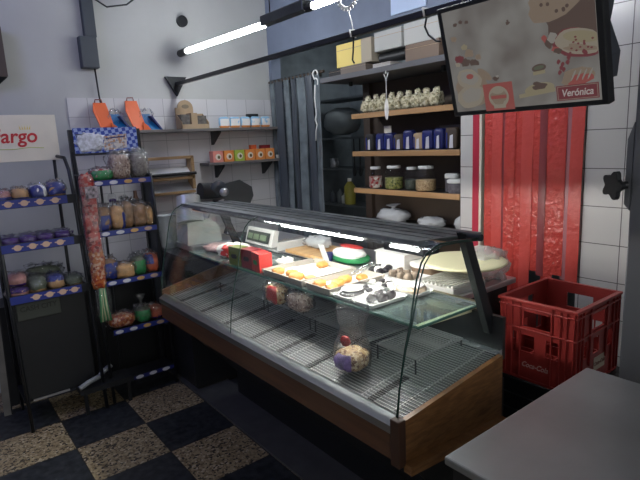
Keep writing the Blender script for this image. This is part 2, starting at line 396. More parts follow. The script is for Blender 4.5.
# ------------------------------------------------------------------ display case
Y0, Y1 = 1.0, 2.87
def zd(x): return .755+(x-1.02)*.12
case = T('display_case', 'long glass deli display case with wooden rim in the middle of the shop', 'display case', (0, 0, 0))
MB().prism([(1.05, Y0+.02, .63), (1.46, Y0+.02, .16), (1.46, Y0+.02, .0), (1.62, Y0+.02, .0), (1.62, Y0+.02, .70), (1.05, Y0+.02, .70)], (0, Y1-Y0-.04, 0)).build('base_body', black, case)
MB().prism([(1.02, 0, .63), (1.035, 0, .63), (1.035, 0, .722), (1.02, 0, .722)], (0, 1, 0)).build('front_rim', wood_strip, case)
case.children[-1].location.y = Y0; case.children[-1].scale.y = Y1-Y0
fr = MB(); fr.prism([(1.012, Y0, .722), (1.06, Y0, .722), (1.06, Y0, .762), (1.045, Y0, .768), (1.012, Y0, .748)], (0, Y1-Y0, 0))
fr.build('front_rail', mat('dull_chrome', (.36, .37, .38), .28, .9), case)
e = MB(); e.prism([(1.035, Y0-.018, .63), (1.10, Y0-.018, .585), (1.548, Y0-.018, .562), (1.548, Y0-.018, .822), (1.035, Y0-.018, .765)], (0, .018, 0))
e.build('end_panel', wood, case, .002)
MB().prism([(1.035, Y0-.018, .60), (1.548, Y0-.018, .560), (1.548, Y0-.018, .590), (1.035, Y0-.018, .632)], (0, -.03, 0)).build('end_panel_trim', wood, case, .003)
MB().box(1.008, 1.04, Y0-.024, Y0+.012, .622, .775).build('corner_post', mat('dark_brown_post', (.06, .028, .018), .4), case, .003)
MB().prism([(1.035, Y1, .63), (1.557, Y1, .60), (1.557, Y1, .90), (1.035, Y1, .79)], (0, .018, 0)).build('end_panel', wood_strip, case)
# deck
d = MB(); d.prism([(1.06, Y0, zd(1.06)-.022), (1.57, Y0, zd(1.57)-.022), (1.57, Y0, zd(1.57)-.03), (1.06, Y0, zd(1.06)-.03)], (0, Y1-Y0, 0)); d.build('deck_pan', pan, case)
g = MB()
for i in range(35):
    x = 1.068+i*.0142; g.box(x-.0016, x+.0016, Y0+.01, Y1-.01, zd(x)-.004, zd(x)-.001)
for k in range(14):
    y = Y0+.06+k*.145
    g.prism([(1.06, y, zd(1.06)-.008), (1.565, y, zd(1.565)-.008), (1.565, y, zd(1.565)-.004), (1.06, y, zd(1.06)-.004)], (0, .004, 0))
g.build('deck_grille', wire, case)
for y, x1 in ((1.155, 1.24), (1.50, 1.42), (1.70, 1.27), (1.91, 1.30), (2.16, 1.42), (2.42, 1.50), (2.68, 1.50)):
    m_ = MB(); n = int((x1-1.06)/.0105)
    for i in range(n):
        x = 1.065+i*.0105; m_.box(x, x+.0052, y-.013, y+.013, zd(x)-.001, zd(x)+.0025)
    m_.build('slot_row', black, case)
MB().box(1.572, 1.59, Y0, Y1, .79, .95).build('rear_panel', black, case)
MB().box(1.556, 1.572, Y0, Y1, zd(1.56)-.01, zd(1.56)+.012).build('rear_rail', chrome, case)
# curved front glass
prof = [(1.028, .758), (1.04, .86), (1.067, .98), (1.09, 1.05), (1.105, 1.12), (1.122, 1.185), (1.142, 1.23), (1.165, 1.253), (1.20, 1.268), (1.23, 1.274)]
for a, b in ((Y0, 2.03), (2.036, Y1)):
    gm = MB(); gm.sheet([[(x, y, z) for y in (a, b)] for x, z in prof], .005); gm.build('front_glass', glass, case)
prof2 = prof+[(1.30, 1.272), (1.36, 1.266), (1.42, 1.262)]
MB().sheet([[(x, y, z) for y in (Y0, Y0+.068)] for x, z in prof2[-4:]], .005).build('front_glass', glass, case)
MB().tube([(x, Y0, z) for x, z in prof2], .0032, 6).build('glass_edge', glass_edge, case)
MB().tube([(x+.02*min(1, i/5), Y0+.004, z-.008*min(1, i/6)) for i, (x, z) in enumerate(prof2)], .0026, 6).build('glass_edge', glass_edge, case)
MB().tube([(x-.002, 2.033, z+.001) for x, z in prof], .0022, 6).build('glass_seam', glass_edge, case)
MB().tube([(x, Y1, z) for x, z in prof], .003, 6).build('glass_edge', glass_edge, case)
fb = MB(); fb.sheet([[(x, Y1, .80), (x, Y1, z)] for x, z in prof[:9]]+[[(1.5, Y1, .80), (1.47, Y1, 1.26)]], .004); fb.build('end_glass', glass, case)
# canopy
c = MB(); c.prism([(1.205, Y0+.07, 1.258), (1.54, Y0+.07, 1.240), (1.54, Y0+.07, 1.258), (1.21, Y0+.07, 1.277)], (0, Y1-Y0-.05, 0)); c.build('canopy', canopy_m, case, .003)
c = MB()
for x in (1.28, 1.345, 1.41, 1.475): c.box(x, x+.012, Y0+.08, Y1, 1.256+(1.54-x)*.057, 1.2605+(1.54-x)*.057)
c.build('canopy_ribs', canopy_m, case)
MB().box(1.236, 1.27, 1.26, 2.80, 1.240, 1.256).build('lamp_housing', black, case, .002)
MB().box(1.225, 1.30, 1.06, 1.24, 1.225, 1.256).build('lamp_housing', black, case, .002)
MB().cyl((1.227, 1.35, 1.246), (1.227, 1.86, 1.246), .0045, 10).build('case_tube', led_strip, case)
MB().cyl((1.220, 1.08, 1.244), (1.220, 1.20, 1.244), .0045, 10).build('case_tube', led_strip, case)
MB().cyl((1.33, 1.25, 1.232), (1.33, 2.15, 1.232), .011, 10).build('case_tube', led_added, case)  # unseen tube added under the canopy to light the deck and shelf
MB().cyl((1.33, 2.25, 1.232), (1.33, 2.80, 1.232), .008, 10).build('case_tube', led_added_dim, case)  # weaker unseen tube, added to brighten the far end of the case
for y in (1.24, 2.2, 2.81): MB().box(1.315, 1.345, y-.01, y+.01, 1.22, 1.25).build('tube_socket', black, case)  # ends of the two added tubes
for y in (Y0+.045, Y1-.03):
    MB().prism([(1.40, y, 1.278), (1.445, y, 1.262), (1.607, y, .885), (1.562, y, .88)], (0, .026, 0)).build('strut', blackm, case, .003)
MB().cyl((1.425, Y0-.01, 1.264), (1.425, Y0+.075, 1.264), .012, 10).build('hinge', blackm, case)
# glass display shelf
gs = MB(); gs.box(1.255, 1.595, 1.115, 2.95, .963, .971); gs.build('glass_shelf', shelf_glass, case)
MB().box(1.2535, 1.256, 1.115, 2.95, .9625, .9715).build('shelf_edge', mat('pale_glass_edge', (.10, .20, .17), .15), case)
MB().box(1.255, 1.595, 1.112, 1.116, .9625, .9715).build('shelf_edge', MT['pale_glass_edge'], case)
MB().box(1.575, 1.598, 1.11, 2.95, .972, .982).build('shelf_rail', chrome, case)
MB().prism([(1.27, 1.13, .955), (1.60, 1.13, .94), (1.60, 1.13, .958), (1.27, 1.13, .961)], (0, .022, 0)).build('shelf_bracket', creamy, case)
for y in (1.75, 2.4, 2.93): MB().prism([(1.27, y, .955), (1.60, y, .93), (1.60, y, .958), (1.27, y, .961)], (0, .01, 0)).build('shelf_bracket', steel, case)

# rear worktop behind the case
t = T('worktop', 'steel worktop running behind the display case', 'worktop', (0, 0, 0))
MB().box(1.64, 2.08, 1.26, 2.97, .925, .95).build('top', steel, t, .003)
MB().box(1.66, 2.04, 1.28, 2.95, 0, .92).build('cabinet', black, t)

# raised wire racks standing on the deck
def riser(y0, y1, label):
    t = T('wire_riser', label, 'wire rack', (1.40, (y0+y1)/2, 0), 0, 'wire risers on the case deck')
    h = (y1-y0)/2; m = MB(); zt = .848
    for i in range(19):
        x = -.13+i*.0145; m.box(x-.0014, x+.0014, -h, h, zt-.003, zt)
    for y in (-h, h-.004): m.box(-.134, .134, y, y+.004, zt-.008, zt-.003)
    m.build('wire_top', wire, t)
    for x in (-.13, .125):
        for y in (-h+.002, h-.006): MB().box(x, x+.0045, y, y+.0045, zd(x+1.4)-.001, zt-.008).build('leg', darkgrey, t)
riser(1.14, 1.335, 'empty low wire rack nearest the wooden end panel, on the case deck')
riser(1.37, 1.72, 'low wire rack behind the tied bag of biscuits, on the case deck')
riser(1.75, 2.10, 'low wire rack under the two bags below the pastry trays')
riser(2.13, 2.60, 'low wire rack on the case deck below the tea boxes, furthest left')

# ------------------------------------------------------------------ bags
def bag(name, label, cat, loc, size, body_m, rz=0, band_m=None, neck=0, e=.7, amp=.16, group=None, seed=None, band=(.55, .95), bandv=(.2, .8), neck_m=None, sleeve=False):
    seed = random.random()*50 if seed is None else seed
    t = T(name, label, cat, loc, rz, group)
    MB().blob((0, 0, 0), size, e, amp, seed=seed).build('filling', body_m, t)
    if band_m: MB().blob((0, 0, 0), size, e, amp, nu=14, nv=8, u0=band[0], u1=band[1], v0=bandv[0], v1=bandv[1], grow=.035, seed=seed, flat=False).build('printed_label', band_m, t)
    if sleeve or name in ('bread_bag', 'snack_bag'): MB().blob((0, 0, 0), (size[0]*1.1, size[1]*1.1, size[2]*1.14), e, .45, 26, 28, 16, seed=seed).build('plastic_wrap', bagm, t)
    if neck:
        n = MB(); r0 = min(size[0], size[1])*.30; rows = []
        for j in range(6):
            q = j/5; r = r0*(1-.78*math.sin(min(q*1.7, 1)*PI/2)) if q < .6 else r0*(.22+.9*(q-.6)/.4)
            rows.append([(r*(1+.3*noise.noise(Vector((k, q*3, seed))))*math.cos(2*PI*k/14), r*(1+.3*noise.noise(Vector((k, q*3, seed+9))))*math.sin(2*PI*k/14)*.6, size[2]*.86+q*neck) for k in range(15)])
        n.sheet(rows, .0008); n.build('bag_neck', neck_m or bagm, t)
    return t

# ------------------------------------------------------------------ things in and on the case
def tray(name, label, x0, x1, y0, y1, z, h, m, group=None, t_=.006, flare=.01):
    t = T(name, label, 'tray', ((x0+x1)/2, (y0+y1)/2, z), 0, group); a = (x1-x0)/2; b = (y1-y0)/2; m_ = MB()
    m_.box(-a+flare, a-flare, -b+flare, b-flare, 0, .003)
    for sgn in (-1, 1):
        m_.prism([(sgn*(a-flare), -b+flare, 0), (sgn*a, -b, h), (sgn*(a-t_), -b+t_, h), (sgn*(a-flare-t_), -b+flare, .003)], (0, 2*(b-flare), 0))
        m_.prism([(-a+flare, sgn*(b-flare), 0), (-a, sgn*b, h), (-a+t_, sgn*(b-t_), h), (-a+flare, sgn*(b-flare-t_), .003)], (2*(a-flare), 0, 0))
    m_.build('tray_base', m, t); return t
Z = .9715
ct = mat('grey_card_tray', (.34, .31, .27), .7)
tray('pastry_tray', 'larger grey card tray with a few golden pastries, left on the glass shelf', 1.262, 1.585, 1.79, 2.12, Z, .03, ct, 'pastry trays')
tray('pastry_tray', 'grey card tray of pastries beside the wrapped white trays', 1.262, 1.585, 1.595, 1.775, Z, .03, ct, 'pastry trays')
MB_ = None
for x0, x1, y0, y1, l in ((1.285, 1.565, 1.81, 2.10, 'white paper sheet lining the larger pastry tray'), (1.285, 1.565, 1.612, 1.758, 'white paper sheet lining the smaller pastry tray')):
    m_ = MB(); rows = []
    for i in range(7):
        rows.append([(x0+(x1-x0)*i/6, y0+(y1-y0)*k/6, Z+.008+.006*noise.noise(Vector((i*.7, k*.7, x0*9+y0)))) for k in range(7)])
    m_.sheet(rows, .001); tag(m_.build('paper_liner', paper), l, 'paper', 'paper tray liners')
for i, (x, y, s) in enumerate([(1.30, 2.03, .055), (1.33, 1.96, .05), (1.30, 1.88, .06), (1.34, 1.83, .045), (1.53, 1.98, .05), (1.31, 1.72, .05), (1.36, 1.66, .055), (1.43, 1.69, .05), (1.31, 1.64, .045), (1.50, 1.66, .045)]):
    lab = ['pastry in the near left corner of the larger card tray', 'second pastry in from the left corner of the larger tray', 'largest pastry at the front edge of the larger tray', 'pastry in the right front corner of the larger tray', 'single dark-topped pastry at the back of the larger tray',
           'pastry in the left front of the smaller card tray', 'pastry in the middle front of the smaller card tray', 'pastry in the middle of the smaller card tray', 'pastry in the right front corner of the smaller tray', 'pastry nearest the back of the smaller card tray'][i]
    o = MB().blob((0, 0, 0), (s*1.2, s, s*.6), .8, .3, nu=14, nv=8, seed=i*3).build('pastry', pastry); o.location = (x, y, Z+.009); tag(o, lab, 'pastry', 'pastries in the card trays')
def foam_tray(label, x0, x1, y0, y1, kind, z=Z):
    t = tray('wrapped_tray', label, x0, x1, y0, y1, z, .018, white, 'film wrapped white trays', .004, .012)
    cx, cy = 0, 0; a = (x1-x0)/2-.02; b = (y1-y0)/2-.02
    return t, a, b
def sweets(t, name, pts, s, m, h=.03):
    for i, (x, y) in enumerate(pts):
        o = MB().blob((0, 0, 0), (s, s*.8, h), .75, .35, nu=12, nv=7, seed=i*1.7+x*40).build(name, m, t); o.location = (x, y, .004)
def wrap(t, a, b, h):
    m_ = MB(); rows = []
    for i in range(9):
        rows.append([(-a+2*a*i/8, -b+2*b*k/6, .018+(h-.018)*min(1, 3*min(i/8, 1-i/8))*min(1, 3*min(k/6, 1-k/6))+.002*noise.noise(Vector((i, k, a*50)))) for k in range(7)])
    m_.sheet(rows, .0006); m_.build('film', film, t)
t, a, b = foam_tray('white tray with three black chocolate pieces at the front edge of the glass shelf', 1.262, 1.46, 1.345, 1.465, 0)
sweets(t, 'chocolate_piece', [(-.045, -.0), (-.01, -.025), (.01, .015), (.04, -.02)], .042, choco, .034); wrap(t, .095, .056, .04)
t, a, b = foam_tray('white tray with a white-iced black cake, beside the smaller card tray', 1.262, 1.46, 1.475, 1.588, 0)
sweets(t, 'cake_base', [(-.03, 0)], .10, choco, .026)
o = MB().blob((-.03, 0, .026), (.09, .075, .014), .8, .2, seed=4).build('icing_layer', icing, t)
sweets(t, 'chocolate_piece', [(.045, -.02), (.06, .02)], .03, choco, .02); wrap(t, .095, .054, .046)
t, a, b = foam_tray('white tray of black and white speckled sweets behind the iced cake', 1.47, 1.585, 1.475, 1.64, 0)
sweets(t, 'chocolate_piece', [(-.03, -.045), (.01, -.03), (-.02, 0), (.02, .02), (-.01, .045)], .03, choco, .018)
sweets(t, 'icing_layer', [(-.01, -.055), (-.04, -.02), (.03, -.01), (-.03, .03)], .034, icing, .022)
t, a, b = foam_tray('white tray of crumble topped tart, right of the speckled sweets', 1.47, 1.585, 1.32, 1.465, 0)
MB().blob((0, 0, .003), (.10, .125, .034), .75, .12, seed=8).build('tart', mat('tart_crust', (.55, .45, .33), .7, var=.3, vscale=60, bump=.5), t)
MB().blob((0, 0, .030), (.09, .112, .012), .8, .2, seed=9).build('icing_layer', icing, t)
ZW = .95
t, a, b = foam_tray('white tray of dark biscuits on the worktop behind the glass shelf', 1.66, 1.80, 1.70, 1.86, 0, ZW)
sweets(t, 'chocolate_piece', [(-.04, -.04), (0, -.045), (.04, -.02), (-.03, .02), (.02, .03)], .04, choco, .03); sweets(t, 'icing_layer', [(-.02, -.01), (.03, .0)], .04, icing, .034)
t, a, b = foam_tray('white tray of brown speckled biscuits next to the stacked white boxes', 1.66, 1.80, 1.52, 1.685, 0, ZW)
sweets(t, 'biscuit', [(-.045, -.05), (-.04, 0), (-.04, .05), (0, -.05), (0, 0), (.01, .05)], .042, mat('brown_biscuit', (.26, .2, .15), .7, var=.4, vscale=50), .04)

t = T('cake_box', 'bright white cake box open on the worktop behind the dark biscuits', 'box', (1.885, 1.80, ZW))
MB().box(-.065, .065, -.10, .10, 0, .075).build('body', paper, t, .004)
MB().prism([(-.07, -.105, .076), (.07, -.105, .076), (.07, -.105, .086), (-.07, -.105, .082)], (0, .21, 0)).build('lid', paper, t, .002)
t = T('wrapped_melon', 'film wrapped green and white half melon with red top, on a board', 'melon', (1.78, 2.06, ZW))
MB().blob((0, 0, 0), (.15, .26, .055), .8, .08, seed=2).build('green_rind', green, t)
MB().blob((-.012, -.01, .022), (.13, .21, .060), .8, .06, seed=3).build('pale_flesh', icing, t)
MB().blob((.015, 0, .078), (.06, .17, .012), .8, .1, seed=5).build('red_top', red, t)
t = T('round_tin', 'round brown-sided white cake tin between cake box and pale disc', 'tin', (1.90, 1.62, ZW))
MB().lathe([(.078, 0), (.085, .03), (.085, .034)]).build('side', mat('tin_side', (.22, .15, .10), .5), t)
MB().lathe([(.088, .034), (.088, .046), (.06, .05)]).build('lid', paper, t)
# ribbed tray and pale disc
t = T('ribbed_box', 'grey ribbed plastic box on the worktop beneath the pale disc', 'box', (1.76, 1.34, ZW))
MB().box(-.105, .115, -.06, .14, 0, .03).build('body', mat('ribbed_grey', (.38, .38, .36), .5), t, .004)
m_ = MB()
for i in range(9): m_.box(-.10, .11, -.055+i*.0215, -.044+i*.0215, .03, .04)
m_.build('ribs', mat('ribbed_pale', (.52, .52, .49), .5), t, .002)
t = T('pan_stand', 'square pale pan carrying the big round board', 'pan', (1.87, 1.385, ZW+.0405))
MB().box(-.02, .11, -.06, .09, 0, .052).build('body', cream, t, .005)
tag(MB().lathe([(.0, .0), (.175, .0), (.185, .008), (.18, .014), (.15, .012), (0, .012)], (0, 0, 0), 36).build('cake_board', creamy), 'big pale cream round board lying by the strut behind the case', 'board').location = (1.84, 1.37, ZW+.0935)
bag('clear_bag', 'crumpled translucent plastic bag behind the red crate, right of the pale disc', 'bag', (1.985, 1.35, ZW), (.19, .17, .14), thin('cloudy_bag', (.85, .86, .87), .2, 1.4, .32, (.7, .69, .67), .8, 30, .02), amp=.45, e=.8, seed=3)

# biscuits bag on deck
t = T('biscuit_bag', 'clear tied bag of mixed biscuits standing alone on the case deck', 'bag', (1.165, 1.355, zd(1.13)+.002), .3); t.scale = (1.2, 1.2, 1.12)
MB().blob((0, 0, 0), (.105, .10, .072), .85, .12, seed=21).build('biscuits', granola, t)
MB().blob((-.002, .0, 0), (.105, .10, .072), .85, .12, nu=10, nv=6, u0=.38, u1=.58, v0=.3, v1=.75, grow=.03, seed=21, flat=False).build('purple_label', mat('lilac_label', (.25, .17, .42), .4, var=.5, vscale=60), t)
m_ = MB(); rows = []
for j in range(12):
    q = j/11; r = (.053, .057, .057, .054, .050, .045, .040, .038, .040, .044, .047, .048)[j]
    rows.append([(r*(1+.25*noise.noise(Vector((k*.8, q*4, 1))))*math.cos(2*PI*k/22)+.012*q, r*(1+.25*noise.noise(Vector((k*.8, q*4, 5))))*math.sin(2*PI*k/22), .015+q*.20) for k in range(23)])
m_.sheet(rows, .0008); m_.build('plastic_bag', bagm, t)
MB().blob((-.028, .004, .088), (.022, .03, .034), .9, .3, seed=2).build('red_seal', red, t)
t = T('foil_ball', 'small crumpled silver foil lump behind the biscuit bag', 'foil', (1.225, 1.465, zd(1.22)+.002)); MB().blob((0, 0, 0), (.05, .05, .035), .9, .7, fq=18, seed=5).build('foil', foil, t)
bag('snack_bag', 'tan biscuit bag with a red label under the larger pastry tray', 'bag', (1.265, 2.0, .855), (.075, .15, .095), granola, e=.75, seed=31, band_m=red, band=(.45, .60), sleeve=True)
bag('snack_bag', 'dull grey-brown snack bag under the smaller pastry tray', 'bag', (1.275, 1.83, .855), (.075, .15, .08), spots, e=.75, seed=34, sleeve=True)

# tea boxes
def tea(label, loc, rz, m, s=(.07, .105, .10), face=olive):
    t = T('tea_box', label, 'box', loc, rz, 'tea boxes on the glass shelf')
    MB().box(-s[0]/2, s[0]/2, -s[1]/2, s[1]/2, 0, s[2]).build('carton', m, t, .002)
    MB().prism([(-s[0]/2-.001, -.018, s[2]*.38), (-s[0]/2-.001, .018, s[2]*.38), (-s[0]/2-.001, .026, s[2]*.5), (-s[0]/2-.001, .018, s[2]*.62), (-s[0]/2-.001, -.018, s[2]*.62), (-s[0]/2-.001, -.026, s[2]*.5)], (-.001, 0, 0)).build('printed_oval', face, t)
    return t
tea('narrow olive green tea box, leftmost of the three tea boxes', (1.30, 2.405, Z), .12, olive, (.06, .10, .098), black)
tea('dark red tea box with black oval between the green and bright red ones', (1.315, 2.295, Z), .1, darkred, (.07, .095, .098), black)
tea('bright red tea box with green oval, beside the crumpled tissue', (1.31, 2.19, Z), -.15, red, (.07, .10, .095), green)
MB_ = tag(MB().box(-.001, .0, 0, .34, 0, .004).build('green_tape', green), 'thin green strip of tape at the foot of the tea boxes', 'tape'); MB_.location = (1.2532, 2.12, .9725)
bag('pastry_bag', 'white paper bag with red print leaning left of the tea boxes', 'bag', (1.38, 2.60, Z), (.12, .20, .075), paper, rz=.5, band_m=red, band=(.44, .52), bandv=(.3, .9), e=.6, seed=41, amp=.25)
bag('pastry_bag', 'flat white and pink packet at the far left end of the glass shelf', 'bag', (1.40, 2.83, Z), (.14, .18, .04), mat('pinkish_packet', (.62, .42, .40), .5, var=.4, vscale=30), rz=.3, e=.6, seed=44, amp=.3)
bag('paper_tissue', 'crumpled white tissue beside the bright red tea box', 'tissue', (1.44, 2.17, Z), (.07, .10, .045), paper, e=.9, amp=.8, seed=47)
# scale
t = T('shop_scale', 'white electronic shop scale with green display behind the tea boxes', 'scale', (1.715, 2.74, ZW))
MB().box(-.05, .17, -.15, .15, .0, .055).build('body', white, t, .006)
MB().prism([(-.095, -.15, .03), (-.055, -.15, .03), (-.03, -.15, .125), (-.062, -.15, .13)], (0, .31, 0)).build('display_head', white, t, .004)
d_ = MB(); n_ = Vector((-.1, 0, .033)).normalized()
d_.prism([(-.0955, -.12, .05), (-.0955, .13, .05), (-.073, .13, .112), (-.073, -.12, .112)], n_*.004); d_.build('display_window', mat('lcd_dark', (.05, .06, .05), .3), t)
for y0, y1 in ((-.10, -.03), (-.015, .045), (.06, .11)):
    MB().prism([(-.0985, y0, .066), (-.0985, y1, .066), (-.0875, y1, .098), (-.0875, y0, .098)], n_*.003).build('lcd_digits', mat('lcd_green', (.20, .27, .17), .4, emit=(.35, .6, .25), estr=.03), t)
MB().box(-.02, .16, -.14, .14, .062, .068).build('platter', steel, t, .002)
t = T('cutting_board', 'light wooden cutting board on the worktop right of the scale', 'board', (1.82, 2.36, ZW))
MB().box(-.13, .13, -.185, .185, 0, .02).build('board', wood_mat('board_wood', (.58, .33, .13), (.72, .45, .2), .6, (1, 12, 12)), t, .004)
bag('plastic_bag', 'white translucent plastic bag lying on the cutting board', 'bag', (1.85, 2.42, ZW+.02), (.14, .20, .07), milky, e=.9, amp=.5, seed=51)
t = T('foam_slab', 'white foam slab leaning behind the larger pastry tray', 'slab', (1.63, 2.03, ZW))
MB().prism([(-.02, 0, 0), (.0, 0, 0), (.04, .11, .10), (.02, .11, .10)], (.012, .04, 0)).build('slab', white, t, .003)
t = T('blue_cup', 'small dark blue cup beside the white foam slab', 'cup', (1.70, 2.14, ZW)); MB().lathe([(.018, 0), (.024, .055), (.021, .055), (.016, .005)], n=16).build('cup', navy, t)
t = T('serving_tongs', 'steel serving tongs resting across the smaller pastry tray', 'tongs', (1.575, 1.70, Z+.032))
for s_ in (-1, 1): MB().tube([(.03, 0, .03), (.0, s_*.012, .022), (-.06, s_*.02, .006), (-.085, s_*.012, .002)], .0035, 6).build('arm', chrome, t)
MB().cyl((.03, -.006, .03), (.03, .006, .03), .006, 8).build('spring', chrome, t)

# ------------------------------------------------------------------ slicer on its own table
t = T('slicer_stand', 'stand under the meat slicer, closed in black to darken the area below', 'stand', (1.60, 3.30, 0))
MB().box(-.36, .38, -.27, .27, .90, .925).build('top', darkgrey, t, .003)
MB().box(-.34, .36, -.25, .25, .04, .90).build('cabinet', black, t)  # solid black body added to hide the lit wall and keep this area dark
MB().box(-.32, .34, -.23, .23, 0, .04).build('plinth', dark_inner, t)
MB().box(-.341, -.34, -.23, .23, .46, .465).build('shelf_line', darkgrey, t)
t = T('meat_slicer', 'grey meat slicer with a black motor and dark blade plate, left of the curtain', 'slicer', (1.47, 3.16, .925))
MB().box(-.16, .20, -.14, .14, .02, .06).build('base', steel, t, .01)
for x in (-.13, .17):
    for y in (-.11, .11): MB().cyl((x, y, 0), (x, y, .022), .014, 10).build('foot', black, t)
sl = mat('slicer_grey', (.62, .65, .63), .35, .3)
m_ = MB(); m_.prism([(-.17, -.10, .06), (.07, -.10, .06), (.06, -.10, .15), (.0, -.10, .22), (-.16, -.10, .20)], (0, .16, 0)); m_.build('housing', sl, t, .018)
m_ = MB(); m_.cyl((-.12, -.06, .20), (-.10, -.01, .36), .085, 20, .075); m_.build('feed_drum', sl, t, .006)
m_ = MB(); m_.cyl((.0, .02, .385), (.12, .02, .375), .055, 22); m_.build('motor', black, t, .006)
MB().lathe([(.03, 0), (.058, .008), (.058, .022), (.034, .03)], n=24).build('motor_ring', graphite, t).matrix_local = Matrix.Translation((.11, -.04, .385)) @ Matrix.Rotation(-PI/2.4, 4, 'X')
MB().lathe([(.028, 0), (.028, .022), (.012, .03)], n=20).build('clamp_knob', steel, t).matrix_local = Matrix.Translation((.12, -.075, .37)) @ Matrix.Rotation(PI/2.2, 4, 'X')
m_ = MB(); pl = [(.12, .46-.03), (.30, .455), (.385, .40), (.385, .34), (.32, .25), (.22, .215), (.10, .235), (.05, .30)]
m_.prism([(x, -.02+(z-.3)*.25, z-.02) for x, z in pl], (.004, .014, 0)); m_.build('blade_guard', mat('slicer_dark_plate', (.05, .06, .062), .35, .4), t, .004)
MB().tube([(.10, -.09, .10), (.13, -.11, .18), (.12, -.10, .27)], .012, 8).build('handle', black, t)
MB().prism([(-.02, -.12, .22), (.06, -.12, .24), (.10, -.12, .33), (.03, -.12, .31)], (0, .02, 0)).build('side_arm', steel, t, .004)
tag(MB().blob((0, 0, 0), (.10, .05, .03), .8, .3, seed=6).build('red_cloth', red), 'small red cloth bundle on the low shelf behind the slicer blade plate', 'cloth').location = (2.02, 3.90, 1.2205)
t = T('low_wall_shelf', 'narrow grey wall shelf half hidden behind the slicer', 'shelf', (2.02, 3.94, 1.20)); MB().box(-.22, .22, -.08, .05, 0, .02).build('board', darkgrey, t)
t = T('white_tub', 'tall translucent white plastic tub left of the slicer', 'tub', (1.32, 3.42, .925)); MB().lathe([(.05, 0), (.055, .01), (.062, .22), (.068, .225), (.06, .225), (.05, .015)], n=22).build('tub', milky, t)

# wall rack with wood bars
t = T('wall_rack', 'wooden framed wall rack with white metal trays above the slicer', 'rack', (1.56, 3.93, 1.22))
fw = wood_mat('rack_wood', (.30, .18, .08), (.42, .27, .13), .6, (2, 12, 12))
for z in (.29, .02, .13): MB().box(-.20, .20, -.05, -.02, z, z+.022).build('bar', fw, t, .002)
MB().box(.18, .205, -.05, .04, .05, .31).build('side_post', fw, t); MB().box(-.205, -.18, -.05, .04, .02, .29).build('side_post', fw, t)
MB().prism([(-.18, -.045, .16), (.18, -.045, .16), (.18, .03, .22), (-.18, .03, .22)], (0, .004, .004)).build('tray_panel', white, t)
MB().prism([(-.18, -.045, .04), (.18, -.045, .04), (.18, .03, .10), (-.18, .03, .10)], (0, .004, .004)).build('tray_panel', steel, t)
MB().cyl((-.21, -.06, .175), (.21, -.06, .175), .012, 8).build('black_bar', black, t)

# ------------------------------------------------------------------ wall shelves and their goods
def wall_shelf(label, x0, x1, z, brs):
    t = T('wall_shelf', label, 'shelf', (0, 0, z), 0, 'shelves on the back wall')
    MB().box(x0, x1, 3.81, 3.985, -.022, 0).build('board', mat('shelf_board', (.14, .13, .125), .5) if 'shelf_board' not in MT else MT['shelf_board'], t, .002)
    for x in brs: MB().prism([(x, 3.985, -.022), (x, 3.985, -.13), (x, 3.97, -.13), (x, 3.83, -.034), (x, 3.83, -.022)], (.018, 0, 0)).build('bracket', blackm, t)
wall_shelf('upper dark shelf on the tiled back wall', .98, 2.59, 1.735, (1.25, 1.98))
wall_shelf('lower short dark shelf on the tiled back wall', 1.86, 2.59, 1.465, (1.99, 2.45))
ZS = 1.735
def snack_display(x, label, h=.20):
    t = T('counter_display', label, 'display box', (x, 3.89, ZS), 0, 'orange and blue display boxes')
    m_ = MB(); m_.prism([(-.085, -.06, 0), (.005, -.06, 0), (.0, .0, .10), (-.012, .05, h), (-.095, .05, h), (-.115, .0, .14)], (0, .012, 0)); m_.build('orange_side', orange, t, .003)
    MB().prism([(-.02, -.065, 0), (.035, -.065, .0), (.015, -.065, .03), (-.02, -.065, .055)], (0, .02, 0)).build('orange_foot', orange, t)
    MB().prism([(.0, -.05, .0), (.125, -.05, .0), (.07, .04, .12), (.0, .04, .12)], (0, .02, .0)).build('blue_tray', skyblue, t, .003)
    MB().prism([(.045, -.05, .10), (.055, -.05, .105), (.125, -.06, .0), (.112, -.06, .0)], (0, .06, 0)).build('blue_rim', navy, t)
    MB().tube([(-.085, .045, h), (-.082, .045, h+.02), (-.04, .045, h+.022), (-.036, .045, h)], .004, 6).build('handle', mat('maroon_card', (.2, .04, .03), .5) if 'maroon_card' not in MT else MT['maroon_card'], t)
    MB().blob((.03, .0, .05), (.10, .05, .10), .8, .5, seed=x*9).build('clear_packets', bagm, t)
snack_display(1.17, 'orange and blue card display box beside the hanging cable')
snack_display(1.395, 'orange and blue card display box nearest the brown carton', .215)
t = T('card_display', 'brown cardboard display carton with rounded top on the upper shelf', 'carton', (1.79, 3.89, ZS))
arc = [(.065*math.cos(a)-.03, .16+.06*math.sin(a)) for a in [i*PI/8 for i in range(9)]]
m_ = MB(); m_.prism([(-.115, .05, 0), (.115, .05, 0), (.115, .05, .12), (.035, .05, .12)]+[(x, .05, z+.005) for x, z in arc]+[(-.115, .05, .165)], (0, .006, 0)); m_.build('back_card', card, t)
MB().box(-.115, .115, -.05, -.044, 0, .035).build('front_card', card, t)
MB().box(-.03, .02, -.048, .05, 0, .12).build('divider', card, t)
for x in (-.115, .109): MB().prism([(x, -.05, 0), (x, .05, 0), (x, .05, .12), (x, -.05, .05)], (.006, 0, 0)).build('side_card', card, t)
MB().box(-.105, -.035, -.03, .04, .004, .11).build('contents', mat('drab_packets', (.12, .11, .10), .5, var=.4, vscale=40), t); MB().box(.025, .105, -.03, .04, .004, .10).build('contents', MT['drab_packets'], t)
MB().prism([(-.03+.03*math.cos(a*PI/8), .049, .175+.016*math.sin(a*PI/8)) for a in range(16)], (0, -.002, 0)).build('printed_oval', mat('drab_print', (.2, .16, .11), .6), t)
